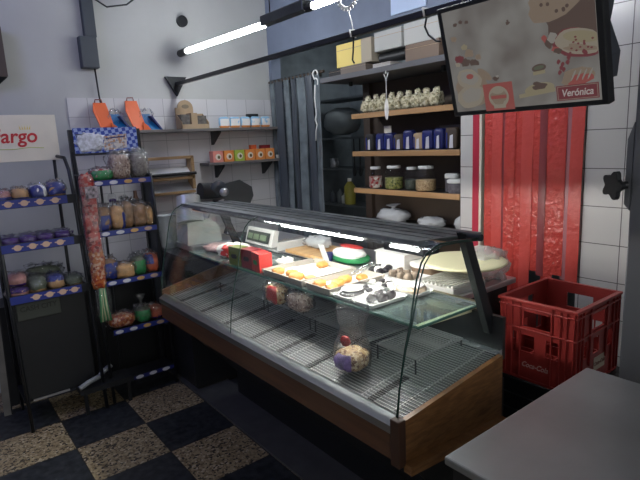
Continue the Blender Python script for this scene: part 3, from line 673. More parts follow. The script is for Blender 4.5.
lb = ['first', 'second', 'third', 'fourth', 'fifth', 'sixth', 'seventh', 'eighth', 'ninth', 'tenth']
for i in range(5):
    t = T('snack_packet', 'sky blue, white and orange packet, %s from the left on the upper wall shelf' % lb[i], 'packet', (2.055+i*.098, 3.875, ZS), random.uniform(-.1, .1), 'blue packets on the upper wall shelf')
    MB().blob((0, 0, 0), (.088, .035, .088), .45, .1, seed=i).build('pouch', palesky, t)
    MB().blob((0, 0, 0), (.088, .035, .088), .45, .1, nu=12, nv=6, u0=.5, u1=1, v0=.08, v1=.40, grow=.03, seed=i, flat=False).build('orange_print', box_orange, t)
    MB().blob((0, 0, 0), (.088, .035, .088), .45, .1, nu=12, nv=6, u0=.62, u1=.95, v0=.40, v1=.62, grow=.03, seed=i, flat=False).build('white_print', paper, t)
t = T('small_black_box', 'small black box lying behind the blue packets', 'box', (2.37, 3.955, ZS)); MB().box(-.05, .05, -.02, .02, 0, .115).build('box', black, t)
cols = [('pinkish orange', mat('box_pink', (.7, .25, .2), .5)), ('orange', box_orange), ('lime green', lime), ('orange', box_orange), ('orange', box_orange), ('orange', box_orange)]
for i, (n_, m0) in enumerate(cols):
    t = T('juice_carton', '%s small square carton, %s from the left on the lower wall shelf' % (n_, lb[i]), 'carton', (1.955+i*.099, 3.865, 1.465), 0, 'cartons on the lower wall shelf')
    MB().box(-.044, .044, -.035, .035, 0, .09).build('carton', m0, t, .002)
    MB().prism([(.026*math.cos(a*PI/6), -.036, .042+.026*math.sin(a*PI/6)) for a in range(12)], (0, -.001, 0)).build('printed_disc', cream, t)
    MB().prism([(.012*math.cos(a*PI/6)+.004, -.0375, .040+.014*math.sin(a*PI/6)) for a in range(12)], (0, -.001, 0)).build('printed_fruit', mat('fruit_dark', (.12, .08, .03), .5) if 'fruit_dark' not in MT else MT['fruit_dark'], t)
t = T('upright_carton', 'orange carton standing upright behind the fifth carton', 'carton', (2.34, 3.93, 1.465)); MB().box(-.025, .025, -.02, .02, 0, .125).build('carton', orange, t)
t = T('upright_carton', 'dark brown carton behind the sixth carton by the curtain', 'carton', (2.46, 3.93, 1.465)); MB().box(-.045, .045, -.02, .02, 0, .12).build('carton', darkred, t)
t = T('small_cup', 'small white cup at the curtain end of the lower wall shelf', 'cup', (2.55, 3.86, 1.465)); MB().lathe([(.014, 0), (.02, .03), (.017, .03)], n=14).build('cup', white, t)

# ------------------------------------------------------------------ small wall fittings
t = T('round_vent', 'round black cap on the bare wall above the rail bracket', 'wall fitting', (1.82, 4.0, 2.555)); MB().cyl((0, -.03, 0), (0, -.001, 0), .042, 20).build('cap', black, t, .004)
t = T('junction_box', 'black wall box with conduit rising at the top left of the wall', 'wall fitting', (1.09, 4.0, 2.29))
MB().box(-.055, .06, -.07, -.001, -.12, .09).build('box', graphite, t, .006); MB().box(-.01, .07, -.05, -.001, .09, .70).build('conduit', graphite, t, .004)
MB().tube([(.03, -.04, -.10), (.04, -.03, -.30), (.06, -.025, -.5), (.075, -.02, -.56)], .006, 6).build('cable', black, t)
MB().tube([(.06, -.04, .36), (.16, -.05, .30), (.30, -.05, .33), (.42, -.05, .42)], .006, 6).build('cable', black, t)
t = T('wall_speaker', 'small dark brown wall speaker cut by the left edge of the photo', 'speaker', (.47, 4.0, 2.15)); MB().prism([(-.12, -.10, -.06), (.10, -.10, -.06), (.10, -.10, .24), (-.12, -.10, .24)], (0, .099, 0)).build('cabinet', mat('speaker_brown', (.07, .05, .045), .6), t, .006)
MB().prism([(-.08, -.09, -.062), (.10, -.09, -.062), (.0, -.02, -.15)], (0, .06, 0)).build('bracket', black, t)

# ------------------------------------------------------------------ grey strip curtain
t = T('strip_curtain', 'dark grey translucent plastic strip curtain in the far doorway', 'curtain', (2.575, 0, 0))
MB().cyl((0, 3.97, 2.115), (0, 3.20, 2.115), .011, 10).build('rail', brown_board, t)
n = 14
for i in range(n):
    y = 3.93-i*.052; m_ = MB(); rows = []; w_ = .085; sd = i*5.7
    for j in range(12):
        z = 2.10-j*(2.0/11); rows.append([(-.03*(i % 2)+.012*noise.noise(Vector((sd, z*2.2, 0)))+.010*math.sin((k/4-.5)*PI*1.3+i), y-.5*w_+w_*k/4+.012*noise.noise(Vector((sd, z*1.4, 8))), z) for k in range(5)])
    m_.sheet(rows, .002); m_.build('strip', [pvc_grey, pvc_grey2, pvc_grey, graphite][i % 4], t)
    MB().box(-.013, .013, y-.012, y+.012, 2.08, 2.13).build('clip', darkgrey, t)
t = T('s_hook', 'white s-shaped hook at the end of the grey curtain rail', 'hook', (2.545, 3.27, 2.10))
MB().tube([(0, .03*math.cos(a)+0, .0+.03*math.sin(a)) for a in [math.radians(q) for q in range(200, -60, -20)]]+[(0, -.03*math.cos(a)+.0, -.06+.03*math.sin(a)) for a in [math.radians(q) for q in range(120, -60, -20)]], .006, 6).build('hook', white, t)
t = T('hanging_string', 'knotted white cord hanging against the grey curtain', 'cord', (2.53, 3.26, 1.72)); MB().tube([(0, 0, .30), (.0, .01, .2), (0, .0, .08), (.0, .015, .04), (0, -.005, 0), (0, .012, -.04), (0, .02, -.12)], .005, 6).build('cord', white, t)

# ------------------------------------------------------------------ shelf unit in the wall opening
t = T('shelf_unit', 'open brown shelf unit with pale wooden front edges holding jars and packets', 'shelf unit', (0, 0, 0))
MB().box(2.865, 2.885, 1.94, 3.05, .0, 2.01).build('back_board', brown_board, t)
for z in (1.777, 1.508, 1.238, .99):
    b_ = MB().box(2.62, 2.865, 1.965, 2.93, z-.03, z-.002).build('board', dark_inner, t)
    MB().box(2.598, 2.622, 1.965, 2.93, z-.036, z).build('front_edge', pine, b_, .002)
MB().box(2.72, 2.865, 1.94, 1.962, 0, 2.01).build('side_post', brown_board, t)
MB().box(2.83, 2.865, 2.98, 3.05, .0, 2.01).build('side_post', brown_board, t)
# top storage shelf
t = T('storage_shelf', 'deep dark storage shelf above the jars carrying cardboard boxes', 'shelf', (0, 0, 2.03))
MB().box(2.47, 2.95, 1.965, 3.12, -.018, .018).build('board', mat('grey_board', (.09, .09, .10), .6), t, .003)
for y in (2.1, 2.95): MB().box(2.62, 2.64, y, y+.02, -.05, -.018).build('batten', black, t)
ZT = 2.0485
def carton(label, x, y, z, s, m, rz=0, tape=None, name='cardboard_box'):
    t = T(name, label, 'box', (x, y, z), rz, 'boxes on the storage shelf')
    MB().box(-s[0]/2, s[0]/2, -s[1]/2, s[1]/2, 0, s[2]).build('carton', m, t, .003)
    MB().box(-s[0]/2-.002, s[0]/2+.002, -s[1]/2-.002, s[1]/2+.002, s[2]*.72, s[2]*.74).build('lid_line', tape or card, t)
    return t
carton('small brown box with a pale lid line, under the yellow box', 2.62, 2.80, ZT, (.22, .26, .055), mat('dim_brown', (.16, .13, .11), .7))
bx = carton('bright yellow cardboard box on the storage shelf', 2.62, 2.85, ZT+.0555, (.20, .26, .155), yellow); 
MB().box(-.10, .10, -.131, -.23, 0, .155).build('plain_side', mat('beige_card', (.38, .33, .26), .7), bx)
carton('brown box at the curtain end of the storage shelf', 2.64, 3.03, ZT, (.2, .14, .05), dark_inner, name='dark_box')
carton('flat grey cardboard box with a wide lid right of the yellow box', 2.62, 2.52, ZT, (.22, .16, .03), mat('grey_card', (.42, .40, .38), .7))
t = T('black_roll', 'black rolled bundle on the storage shelf below the white boxes', 'roll', (2.58, 2.46, ZT+.031)); MB().cyl((0, -.12, .035), (0, .12, .035), .035, 16).build('roll', black, t)
carton('brown box right of the black roll on the storage shelf', 2.60, 2.17, ZT, (.2, .26, .10), mat('mid_brown', (.17, .12, .09), .7))
carton('long white box on the storage shelf, left of the two', 2.62, 2.46, ZT+.1025, (.22, .24, .12), mat('white_card', (.42, .42, .41), .6))
carton('long white box on the storage shelf nearest the screen', 2.62, 2.17, ZT+.1025, (.22, .30, .125), MT['white_card'])
t = T('pale_panel', 'pale blue blank panel fixed high on the dark wall', 'panel', (2.6, 2.38, 2.47)); MB().box(-.012, -.001, -.17, .12, -.10, .30).build('panel', lilac_panel, t)  # pale blue flat box against the dark wall

# top shelf: pasta packets
for i in range(9):
    t = T('pasta_packet', 'clear packet of pale pasta nests, %s from the left on the top shelf' % lb[i], 'packet', (2.68, 2.83-i*.078, 1.7775), random.uniform(-.2, .2), 'pasta packets on the top shelf')
    MB().blob((0, 0, 0), (.10, .076, .09), .7, .35, fq=12, seed=i*2.2).build('pasta', pasta, t)
    MB().blob((0, 0, .07), (.03, .05, .05), .9, .8, fq=15, seed=i).build('wrapper_top', pasta, t)
tag(MB().blob((0, 0, 0), (.06, .05, .06), .9, .3, seed=77).build('garlic_bulb', pasta), 'small pale bulb alone at the right end of the top shelf', 'bulb').location = (2.68, 2.0, 1.7775)
# middle shelf: navy packets
pk = [(2.79, 'dark packet with pink mark', dark_inner, .11), (2.685, 'blue packet with white mark', navy, .11), (2.60, 'blue packet with white mark', navy, .11), (2.51, 'brown and blue packet', brown_board, .10), (2.42, 'blue packet with white mark', navy, .12), (2.33, 'brown packet', card, .10), (2.255, 'blue packet with white mark', navy, .115), (2.16, 'blue and white packet', navy, .12), (2.065, 'dark brown packet with pale lines', brown_board, .12)]
for i, (y, l, m0, h) in enumerate(pk):
    t = T('coffee_packet', '%s, %s from the left on the middle shelf' % (l, lb[i]), 'packet', (2.665, y, 1.5085), random.uniform(-.15, .15), 'packets on the middle shelf')
    MB().blob((0, 0, 0), (.06, .084, h*1.1), .35, .05, seed=i).build('pouch', m0, t)
    MB().prism([(-.033, -.020, .008), (-.033, .008, .008), (-.033, .002, h*.7), (-.033, -.018, h*.75)], (-.001, 0, 0)).build('printed_mark', logo_white, t)
    MB().box(-.032, .0, .022, .03, .008, h*.85).build('edge_stripe', blue, t)
tag(MB().box(-.003, .003, -.035, .035, 0, .06).build('price_card', cream), 'small cream price card standing above the first packets', 'card').location = (2.72, 2.68, 1.62)
t = T('card_box', 'flat pale box stacked behind the right packets on the middle shelf', 'box', (2.80, 2.13, 1.5085)); MB().box(-.05, .05, -.11, .11, 0, .15).build('box', mat('dim_card', (.15, .13, .11), .7), t)
t = T('card_holder', 'dark carton behind the first blue packet on the middle shelf', 'box', (2.76, 2.68, 1.5085)); MB().box(-.03, .03, -.06, .06, 0, .112).build('box', dark_inner, t)
# lower shelf: jars
def jar(label, y, r, h, fill, frac, lid_m=white, x=2.675):
    t = T('glass_jar', label, 'jar', (x, y, 1.2385), 0, 'glass jars on the lower shelf')
    MB().lathe([(r*.9, 0), (r, .01), (r, h*.68), (r*.72, h*.84), (r*.66, h*.88), (r*.66, h*.93)], n=26).build('glass', glass, t)
    MB().lathe([(r*.86, .004), (r*.955, .012), (r*.955, h*frac)], n=24).build('contents', fill, t)
    MB().lathe([(r*.72, h*.88), (r*.74, h*.89), (r*.74, h*.985), (r*.68, h)], n=24).build('lid', lid_m, t)
jar('small glass jar of mixed sweets with white lid, leftmost on the jar shelf', 2.77, .052, .155, mixjar, .55)
jar('tall glass jar of green olives with a white lid', 2.585, .066, .165, olivesj, .50)
jar('narrow dark glass jar with white lid between the olives and the grains', 2.44, .050, .155, darkjar, .45, x=2.70)
jar('wide glass jar of tan grains with a white lid', 2.295, .070, .165, grains, .45)
def tub(label, y, r, h, m0, x):
    t = T('lidded_tub', label, 'tub', (x, y, 1.2385), 0, 'lidded tubs on the lower shelf')
    MB().lathe([(r*.9, 0), (r, .01), (r, h*.75)], n=24).build('body', m0, t)
    MB().lathe([(r*1.04, h*.75), (r*1.06, h*.78), (r*1.06, h*.95), (r*.9, h)], n=24).build('lid', white, t)
greytub = mat('tub_grey_glass', (.14, .13, .15), .2, var=.4, vscale=30)
tub('taller grey tub with white lid, further left of the two tubs', 2.115, .045, .115, greytub, 2.72)
tub('wide low grey tub with a broad white lid at the shelf end', 2.03, .058, .085, greytub, 2.66)
# bottom board bags
bag('plastic_bag', 'big translucent white knotted plastic bag under the jar shelf', 'bag', (2.70, 2.62, .9905), (.20, .26, .10), milky, e=.9, amp=.3, seed=61, neck=.045, neck_m=milky)
bag('plastic_bag', 'small crumpled grey plastic bag behind the case canopy', 'bag', (2.70, 2.27, .9905), (.14, .20, .07), milky, e=.9, amp=.4, seed=64)
bag('plastic_bag', 'small white bag at the right end under the jar shelf', 'bag', (2.70, 2.02, .9905), (.10, .09, .10), milky, e=.9, amp=.3, seed=66)

# ------------------------------------------------------------------ storeroom seen past the curtain
t = T('storeroom_rack', 'dim grey rack in the storeroom behind the curtain', 'rack', (3.35, 0, 0))
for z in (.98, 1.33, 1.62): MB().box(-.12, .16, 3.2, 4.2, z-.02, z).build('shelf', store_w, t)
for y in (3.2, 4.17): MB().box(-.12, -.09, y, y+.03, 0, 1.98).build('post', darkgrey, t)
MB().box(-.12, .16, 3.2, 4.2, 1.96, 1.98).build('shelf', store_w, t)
t = T('yellow_bottle', 'dull yellow bottle on the dim storeroom rack', 'bottle', (3.30, 3.78, .9805)); MB().lathe([(.05, 0), (.055, .02), (.055, .17), (.02, .22)], n=18).build('body', yellowb, t); MB().lathe([(.02, .22), (.02, .25)], n=12).build('cap', white, t)
for i, (y, h, m0, l) in enumerate([(3.95, .14, store_w, 'grey bottle left of the yellow bottle in the storeroom'), (4.06, .12, graphite, 'dark short bottle at the curtain side of the storeroom rack'), (3.88, .10, MT['slicer_grey'], 'small pale bottle beside the yellow bottle')]):
    t = T('storeroom_bottle', l, 'bottle', (3.32, y, .9805), 0, 'bottles on the storeroom rack'); MB().lathe([(.03, 0), (.034, .01), (.034, h*.7), (.012, h*.85), (.012, h)], n=14).build('body', m0, t)
t = T('mug', 'pale mug on the middle storeroom rack shelf', 'mug', (3.30, 4.0, 1.3305)); MB().lathe([(.035, 0), (.04, .01), (.04, .09), (.034, .09), (.03, .01)], n=18).build('body', steel, t)
MB().tube([(0, -.04, .07), (0, -.065, .06), (0, -.065, .03), (0, -.04, .02)], .005, 6).build('handle', steel, t)
bag('grey_sack', 'rounded pale grey sack on top of the storeroom rack', 'sack', (3.34, 3.90, 1.64), (.26, .46, .26), mat('sack_grey', (.30, .33, .34), .6), e=.9, amp=.15, seed=71)
for i, y in enumerate((3.42, 3.52, 3.60)):
    t = T('ladle', ['leftmost', 'middle', 'rightmost'][2-i]+' dark utensil hanging on the storeroom rack', 'utensil', (3.21, y, 1.60), 0, 'utensils hanging in the storeroom')
    MB().cyl((0, 0, -.26), (0, 0, 0), .006, 8).build('handle', black, t); MB().blob((0, 0, -.34), (.02, .05, .09), .9, 0).build('bowl', black, t)

# ------------------------------------------------------------------ red strip curtain
t = T('strip_curtain', 'red plastic strip curtain hanging in the doorway under the screen', 'curtain', (2.59, 0, 0))
MB().box(-.02, .005, 1.24, 1.86, 2.17, 2.20).build('rail', darkgrey, t)
MB().box(-.012, .02, 1.815, 1.858, 0, 2.17).build('side_frame', crimson, t)
MB().box(-.010, .018, 1.800, 1.815, 0, 2.17).build('side_bead', cream, t)
seq = [red_strip, red_smooth, maroon, red_strip, red_strip, red_smooth, red_strip, maroon, red_strip, red_strip, pinkish, red_smooth]
yy = 1.785
for i, m0 in enumerate(seq):
    w_ = {'maroon_pvc': .030, 'faded_pvc': .036}.get(m0.name, .054); m_ = MB(); rows = []
    for j in range(26):
        z = 2.165-j*((1.32 if i > 5 else 1.6)/25)-(.02*(i % 3) if j == 25 else 0)
        rows.append([(-.005*(i % 2)+.004*noise.noise(Vector((i*3.3, z*3, 0)))-.002*math.sin(k/4*PI), yy-(w_+.010)*k/4+.004*noise.noise(Vector((i, z*2, 4))), z) for k in range(5)])
    m_.sheet(rows, .0025); m_.build('strip', m0, t); yy -= w_-.003
yy
# ------------------------------------------------------------------ hanging screen
scr = T('advert_screen', 'black framed flat screen advertising desserts, hanging tilted from the rail', 'screen', (1.7, 1.017, 1.6685))
scr.rotation_euler = (math.radians(15.6), 0, -PI/2); scr.scale = (.95, .95, .95)
MB().box(-.303, .303, -.01, .03, 0, .414).build('bezel', black, scr, .004)
MB().box(-.285, .285, .03, .055, .02, .40).build('back_cover', graphite, scr, .01)
MB().prism([(.10, .055, .04), (.27, .055, .06), (.285, .055, .14), (.26, .055, .24), (.285, .055, .33), (.25, .055, .39), (-.2, .055, .39), (-.2, .055, .05)], (0, .075, 0)).build('back_housing', graphite, scr, .01)
def em(name, col, s=1): return mat(name, tuple(c*.3 for c in col), .3, emit=col, estr=s)
sb = mat('screen_backdrop', (.06, .06, .06), .25, emit=(.118, .112, .103), estr=1)
nt = sb.node_tree; b_ = nt.nodes['Principled BSDF']; tc = nt.nodes.new('ShaderNodeTexCoord'); nz = nt.nodes.new('ShaderNodeTexNoise'); nz.inputs['Scale'].default_value = 7
cr = nt.nodes.new('ShaderNodeValToRGB'); cr.color_ramp.elements[0].color = (.085, .075, .068, 1); cr.color_ramp.elements[1].color = (.14, .135, .125, 1); cr.color_ramp.elements[0].position = .35; cr.color_ramp.elements[1].position = .62
nt.links.new(tc.outputs['Object'], nz.inputs[0]); nt.links.new(nz.outputs['Fac'], cr.inputs[0]); nt.links.new(cr.outputs[0], b_.inputs['Emission Color'])
mm = [sb, em('s_cream', (.165, .145, .115)), em('s_pale', (.155, .145, .13)), em('s_red', (.17, .05, .045)), em('s_maroon', (.095, .028, .032)), em('s_choc', (.06, .042, .036)), em('s_tan', (.135, .105, .08)), em('s_gold', (.155, .135, .09)), em('s_green', (.065, .07, .05))]
m_ = MB(); m_.box(-.281, .281, -.0115, -.0095, .018, .397, 0)
lay = [0]
def ell(u, v, a, b, mi, rot=0, n=22, w=.0):
    lay[0] += 1; y = -.0115-lay[0]*.00002
    pts = []
    for k in range(n):
        q = 2*PI*k/n; k2 = 1+w*noise.noise(Vector((math.cos(q)*2, math.sin(q)*2, u*30)))
        x_ = a*math.cos(q)*k2; z_ = b*math.sin(q)*k2
        pts.append((u-.3025+x_*math.cos(rot)-z_*math.sin(rot), y, v+x_*math.sin(rot)+z_*math.cos(rot)))
    pts = [(max(-.28, min(.28, p[0])), p[1], max(.019, min(.396, p[2]))) for p in pts]
    m_.add(pts, [tuple(range(n))], mi)
def quad(u0, v0, u1, v1, mi, sk=0):
    lay[0] += 1; y = -.0115-lay[0]*.00002
    m_.add([(u0-.3025, y, v0), (u1-.3025, y, v0+sk), (u1-.3025, y, v1+sk), (u0-.3025, y, v1)], [(0, 1, 2, 3)], mi)
# dark red spread behind the big roll on the right, big roll, left rolls
ell(.53, .30, .12, .10, 5, .5, w=.3); ell(.46, .35, .10, .06, 6, .3, w=.2); ell(.55, .28, .035, .018, 5, .5, w=.4)
ell(.525, .205, .088, .046, 4, -.25, w=.15); ell(.53, .208, .083, .040, 1, -.22, w=.1); ell(.535, .222, .06, .018, 7, -.2); ell(.525, .19, .05, .012, 6, -.2, w=.5)
for i in range(14): ell(.49+random.random()*.09, .175+random.random()*.05, .004, .003, 4)
ell(.105, .10, .075, .07, 6, .3, w=.2); ell(.10, .14, .055, .038, 1, -.3, w=.15); ell(.10, .145, .040, .024, 2, -.3, w=.3); ell(.095, .075, .062, .042, 1, .2, w=.15); ell(.10, .08, .045, .026, 2, .2, w=.4)
ell(.17, .15, .035, .014, 6, -.7); ell(.105, .15, .016, .01, 3)
for u, v, a, mi in ((.095, .205, .020, 5), (.13, .20, .018, 5), (.155, .215, .014, 6), (.115, .235, .022, 6), (.145, .195, .012, 5), (.07, .22, .02, 4), (.10, .26, .014, 7), (.06, .295, .014, 6), (.075, .345, .009, 5), (.10, .35, .009, 5), (.125, .345, .009, 5), (.06, .20, .012, 1), (.29, .31, .008, 5), (.29, .318, .004, 5), (.215, .13, .012, 5), (.222, .137, .006, 2)):
    ell(u, v, a, a*.7, mi, 0, 14, .5)
for i in range(14): ell(.40+random.random()*.13, .31+random.random()*.075, .006, .006, 5, 0, 10)
for u, v in ((.415, .235), (.43, .222), (.445, .24), (.425, .215), (.438, .228), (.45, .195), (.456, .19)): ell(u, v, .014, .009, [4, 5, 3, 5, 2, 5, 5][int(u*1000) % 7], u*20, 10, .5)
for u, v in ((.455, .155), (.462, .135), (.456, .12), (.47, .128), (.468, .145), (.49, .165), (.485, .15), (.54, .175), (.545, .17)): ell(u, v, .008, .006, 4, u*9, 10, .4)
# plated slice and its mark
quad(.30, .048, .435, .062, 7, .012); ell(.378, .075, .055, .02, 7, .1); ell(.378, .085, .028, .012, 5, 0, w=.6); ell(.385, .145, .026, .013, 5, .1); ell(.385, .146, .019, .007, 8, .1); quad(.362, .122, .406, .134, 7, .003)
# berries by the word plate
ell(.51, .10, .055, .03, 6, .1, w=.3); ell(.52, .09, .04, .02, 3, .1, w=.4)
for q in range(4): ell(.50+q*.018, .105, .003, .02, 2, -.5, 10)
# red badge and word plate
quad(.156, .012, .278, .113, 3, 0); ell(.217, .062, .042, .040, 1, 0, 30); ell(.217, .062, .032, .028, 6, 0, 24, .3); ell(.217, .085, .025, .012, 1); quad(.185, .055, .249, .068, 3, 0); quad(.192, .02, .242, .034, 1)
quad(.438, .026, .578, .076, 4, 0); quad(.442, .029, .574, .0305, 1); quad(.442, .0715, .574, .073, 1); quad(.442, .029, .4435, .073, 1); quad(.5725, .029, .574, .073, 1)
m_.build('display_panel', mm, scr)
text('lettering', 'Verónica', .033, em('s_letter', (.24, .21, .20)), scr, (.508-.3025, -.0118-lay[0]*.00002-.0012, .050), FACE_NY, .2, .0004, .88)
MB().tube([(-.25, .04, .40), (-.25, .08, .41), (-.25, .10, .43)], .006, 6).build('hanging_arm', blackm, scr)
MB().tube([(.2, .04, .40), (.2, .08, .41), (.2, .10, .43)], .006, 6).build('hanging_arm', blackm, scr)

# hooks and cords on the rail
def hook(label, y, pts, m0, extra=None):
    t = T('rail_hook', label, 'hook', (1.715, y, 2.08), 0, 'hooks on the rail'); MB().tube(pts, .0045, 6).build('hook', m0, t)
    MB().tube([(-.018, -.004, -.016), (-.018, .004, .017), (.018, 0, .017), (.018, .006, -.016)], .0045, 6).build('knot', white, t)
hook('dark hook with a white knot on the rail left of the yellow box end', 1.90, [(0, 0, -.015), (0, .004, -.07), (0, .012, -.115), (0, 0, -.13)], blackm)
hook('white then black bent hook on the rail beside the screen corner', 1.46, [(0, 0, -.015), (0, .01, -.05), (0, -.01, -.085), (0, -.05, -.115), (0, -.07, -.12)], blackm)
t = T('lace_ring', 'white scalloped ring tied by a cord above the rail', 'ring', (1.715, 1.93, 2.265))
m_ = MB(); rr = [(0, .062*math.cos(a), .062*math.sin(a)) for a in [i*2*PI/40 for i in range(41)]]; m_.tube(rr, .005, 6); m_.build('ring', white, t)
m_ = MB()
for i in range(22):
    a = i*2*PI/22; m_.cyl((0, .064*math.cos(a), .064*math.sin(a)), (0, .078*math.cos(a), .078*math.sin(a)), .006, 6)
m_.build('scallops', white, t)
MB().tube([(0, .0, -.075), (0, -.02, -.13), (0, -.03, -.172)], .0028, 6).build('cord', white, t)
t = T('hanging_tag', 'white tag hanging on a forked cord in front of the pasta packets', 'tag', (2.45, 2.42, 1.76))
MB().tube([(0, 0, .07), (0, .0, .20), (0, .02, .235)], .003, 6).build('cord', white, t); MB().tube([(0, 0, .20), (0, -.022, .24)], .003, 6).build('cord', white, t)
MB().cyl((0, 0, .235), (0, .0, .252), .003).build('cord', white, t)
MB().blob((0, 0, -.05), (.012, .035, .13), .9, .1).build('tag', paper, t)

# ------------------------------------------------------------------ red bottle crate on its stand
t = T('crate_stand', 'black low stand holding the red bottle crate', 'stand', (2.09, 1.05, 0))
MB().box(-.215, .20, -.19, .165, 0, .575).build('body', black, t, .004)
for z in (.43, .50): MB().box(-.219, -.215, -.17, .15, z, z+.004).build('edge_line', darkgrey, t)
LX, LY, HZ = .365, .315, .375
cr_ = T('bottle_crate', 'red plastic cola bottle crate on the black stand beside the steel table', 'crate', (1.888, .892, .5755)); cr_.scale = (1, 1, .92)
def wallx(x0, x1, mb): holed(mb, 'x', 0, LY, 0, HZ, x0, x1, [(.10, .215, .255, .325), (.055, .115, .135, .215), (.165, .225, .135, .215), (.245, .262, .12, .22)])
def wally(y0, y1, mb): holed(mb, 'y', 0, LX, 0, HZ, y0, y1, [(.13, .245, .255, .325), (.06, .10, .14, .215), (.155, .205, .14, .215), (.27, .32, .14, .215)])
m_ = MB(); wallx(0, .006, m_); wallx(LX-.006, LX, m_); wally(0, .006, m_); wally(LY-.006, LY, m_)
m_.box(0, LX, 0, LY, 0, .012); m_.build('shell', red_plastic, cr_)
m_ = MB()
def band(z, h, o):
    b = MB(); a = -o; X = LX+o; Y = LY+o
    vo = [(a, a), (X, a), (X, Y), (a, Y)]; vi = [(0, 0), (LX, 0), (LX, LY), (0, LY)]
    vs = [(x, y, q) for q in (z, z+h) for x, y in vo]+[(x, y, q) for q in (z, z+h) for x, y in vi]; fs = []
    for k in range(4):
        n = (k+1) % 4; fs += [(k, n, 4+n, 4+k), (8+n, 8+k, 12+k, 12+n), (4+k, 4+n, 12+n, 12+k), (n, k, 8+k, 8+n)]
    b.add(vs, fs); b.build('rim_band', red_plastic, cr_, .002)
band(HZ-.012, .012, .012); band(.338, .006, .009); band(.24, .006, .009); band(.0, .012, .006)
m_ = MB()
for y in (0, .03, .055, .09, .225, .262, .29, .308): m_.box(-.008, 0, y, y+.005, .01, HZ-.01); m_.box(LX, LX+.008, y, y+.005, .01, HZ-.01)
for x in (0, .03, .055, .115, .255, .31, .345, .368): m_.box(x, x+.005, -.008, 0, .10 if .1 < x < .3 else .01, HZ-.01); m_.box(x, x+.005, LY, LY+.008, .01, HZ-.01)
m_.build('wall_ribs', red_plastic, cr_, .001)
m_ = MB()
for i in range(1, 4): m_.box(LX*i/4-.003, LX*i/4+.003, .006, LY-.006, .012, .11)
for i in range(1, 3): m_.box(.006, LX-.006, LY*i/3-.003, LY*i/3+.003, .012, .11)
m_.build('bottle_dividers', red_plastic, cr_)
text('lettering', 'Coca-Cola', .034, mat('faded_white_print', (.55, .32, .30), .6), cr_, (-.0012, .160, .075), FACE_NX, .35, .0004, .78)
m_ = MB(); m_.prism([(.165, -.0015, .055), (.262, -.0015, .055), (.262, -.0015, .118), (.165, -.0015, .118)], (0, .001, 0)); m_.build('white_label', mat('label_buff', (.55, .46, .36), .6), cr_)
text('lettering', 'Coca-Cola', .026, mat('label_script', (.25, .12, .09), .6), cr_, (.213, -.002, .086), FACE_NY, .35, .0004, .85)

# ------------------------------------------------------------------ steel table (near right)
t = T('steel_table', 'worn grey steel table in the near right corner', 'table', (0, 0, 0))
MB().box(.89, 1.60, -.5, .715, .828, .85).build('top', table_steel, t, .005)
MB().box(.905, 1.585, -.48, .70, .77, .828).build('apron', black, t)
for x in (.92, 1.55):
    for y in (-.45, .665): MB().box(x-.018, x+.018, y-.018, y+.018, 0, .77).build('leg', black, t)
t = T('grey_machine', 'grey steel machine column with a black lobed knob at the right edge', 'machine', (1.79, .52, 0))
gm_ = mat('machine_grey', (.17, .175, .19), .45, .4)
MB().box(-.05, .25, -.25, .155, 0, 2.3).build('column', gm_, t, .006)
MB().prism([(-.05, .155, 1.34), (-.05, .172, 1.36), (-.05, .172, 1.56), (-.05, .155, 1.61)], (.10, 0, 0)).build('flange', gm_, t)
MB().cyl((-.05, .165, 1.42), (-.075, .195, 1.42), .012, 10).build('knob_shaft', black, t)
m_ = MB(); pts = []
for k in range(40):
    a = 2*PI*k/40; r = .038+.008*math.cos(5*a); pts.append((r*math.cos(a), r*math.sin(a), 0))
m_.prism(pts, (0, 0, .015)); kn = m_.build('knob', black, t, .003)
kn.matrix_local = Matrix.Translation((-.072, .19, 1.42)) @ Vector((-.87, .49, 0)).normalized().to_track_quat('Z', 'Y').to_matrix().to_4x4()

# ------------------------------------------------------------------ bread rack with the name board (left)
RX0, RX1 = .315, .745
rk = T('bread_rack', 'black bread rack with a cream name board at the left edge', 'rack', (0, 0, 0))
m_ = MB()
for x in (RX0, RX1-.01): MB().tube([(x+.01, 3.265, 0), (x+.005, 3.30, .78), (x+.005, 3.36, 1.36), (x+.005, 3.40, 1.50), (x, 3.45, 1.57), (x-.02 if x > .5 else x, 3.54, 1.58)], .011, 8).build('front_post', blackm, rk)
for x in (RX0+.01, RX1-.045): MB().tube([(x, 3.62, 0), (x, 3.56, 1.6)], .010, 8).build('rear_post', blackm, rk)
nb = MB().box(.33, .735, 3.545, 3.557, 1.56, 1.83).build('name_board', mat('board_cream', (.76, .71, .60), .6, var=.05), rk, .003)
text('lettering', 'Fargo', .112, mat('script_red', (.55, .02, .03), .5), nb, (.500, 3.5435, 1.705), FACE_NY, .12, .0006, .95)
MB().tube([(.38, 3.544, 1.635), (.48, 3.544, 1.632), (.58, 3.544, 1.64), (.65, 3.544, 1.635)], .002, 5).build('green_underline', mat('swoosh_green', (.45, .52, .12), .5), nb)
m_ = MB()
for i in range(5): m_.prism([(.535+i*.012, 3.544, 1.745), (.543+i*.012, 3.544, 1.745), (.539+i*.012+(i-2)*.003, 3.544, 1.77)], (0, -.0006, 0))
m_.build('wheat_print', mat('wheat_yellow', (.75, .6, .15), .5), nb)
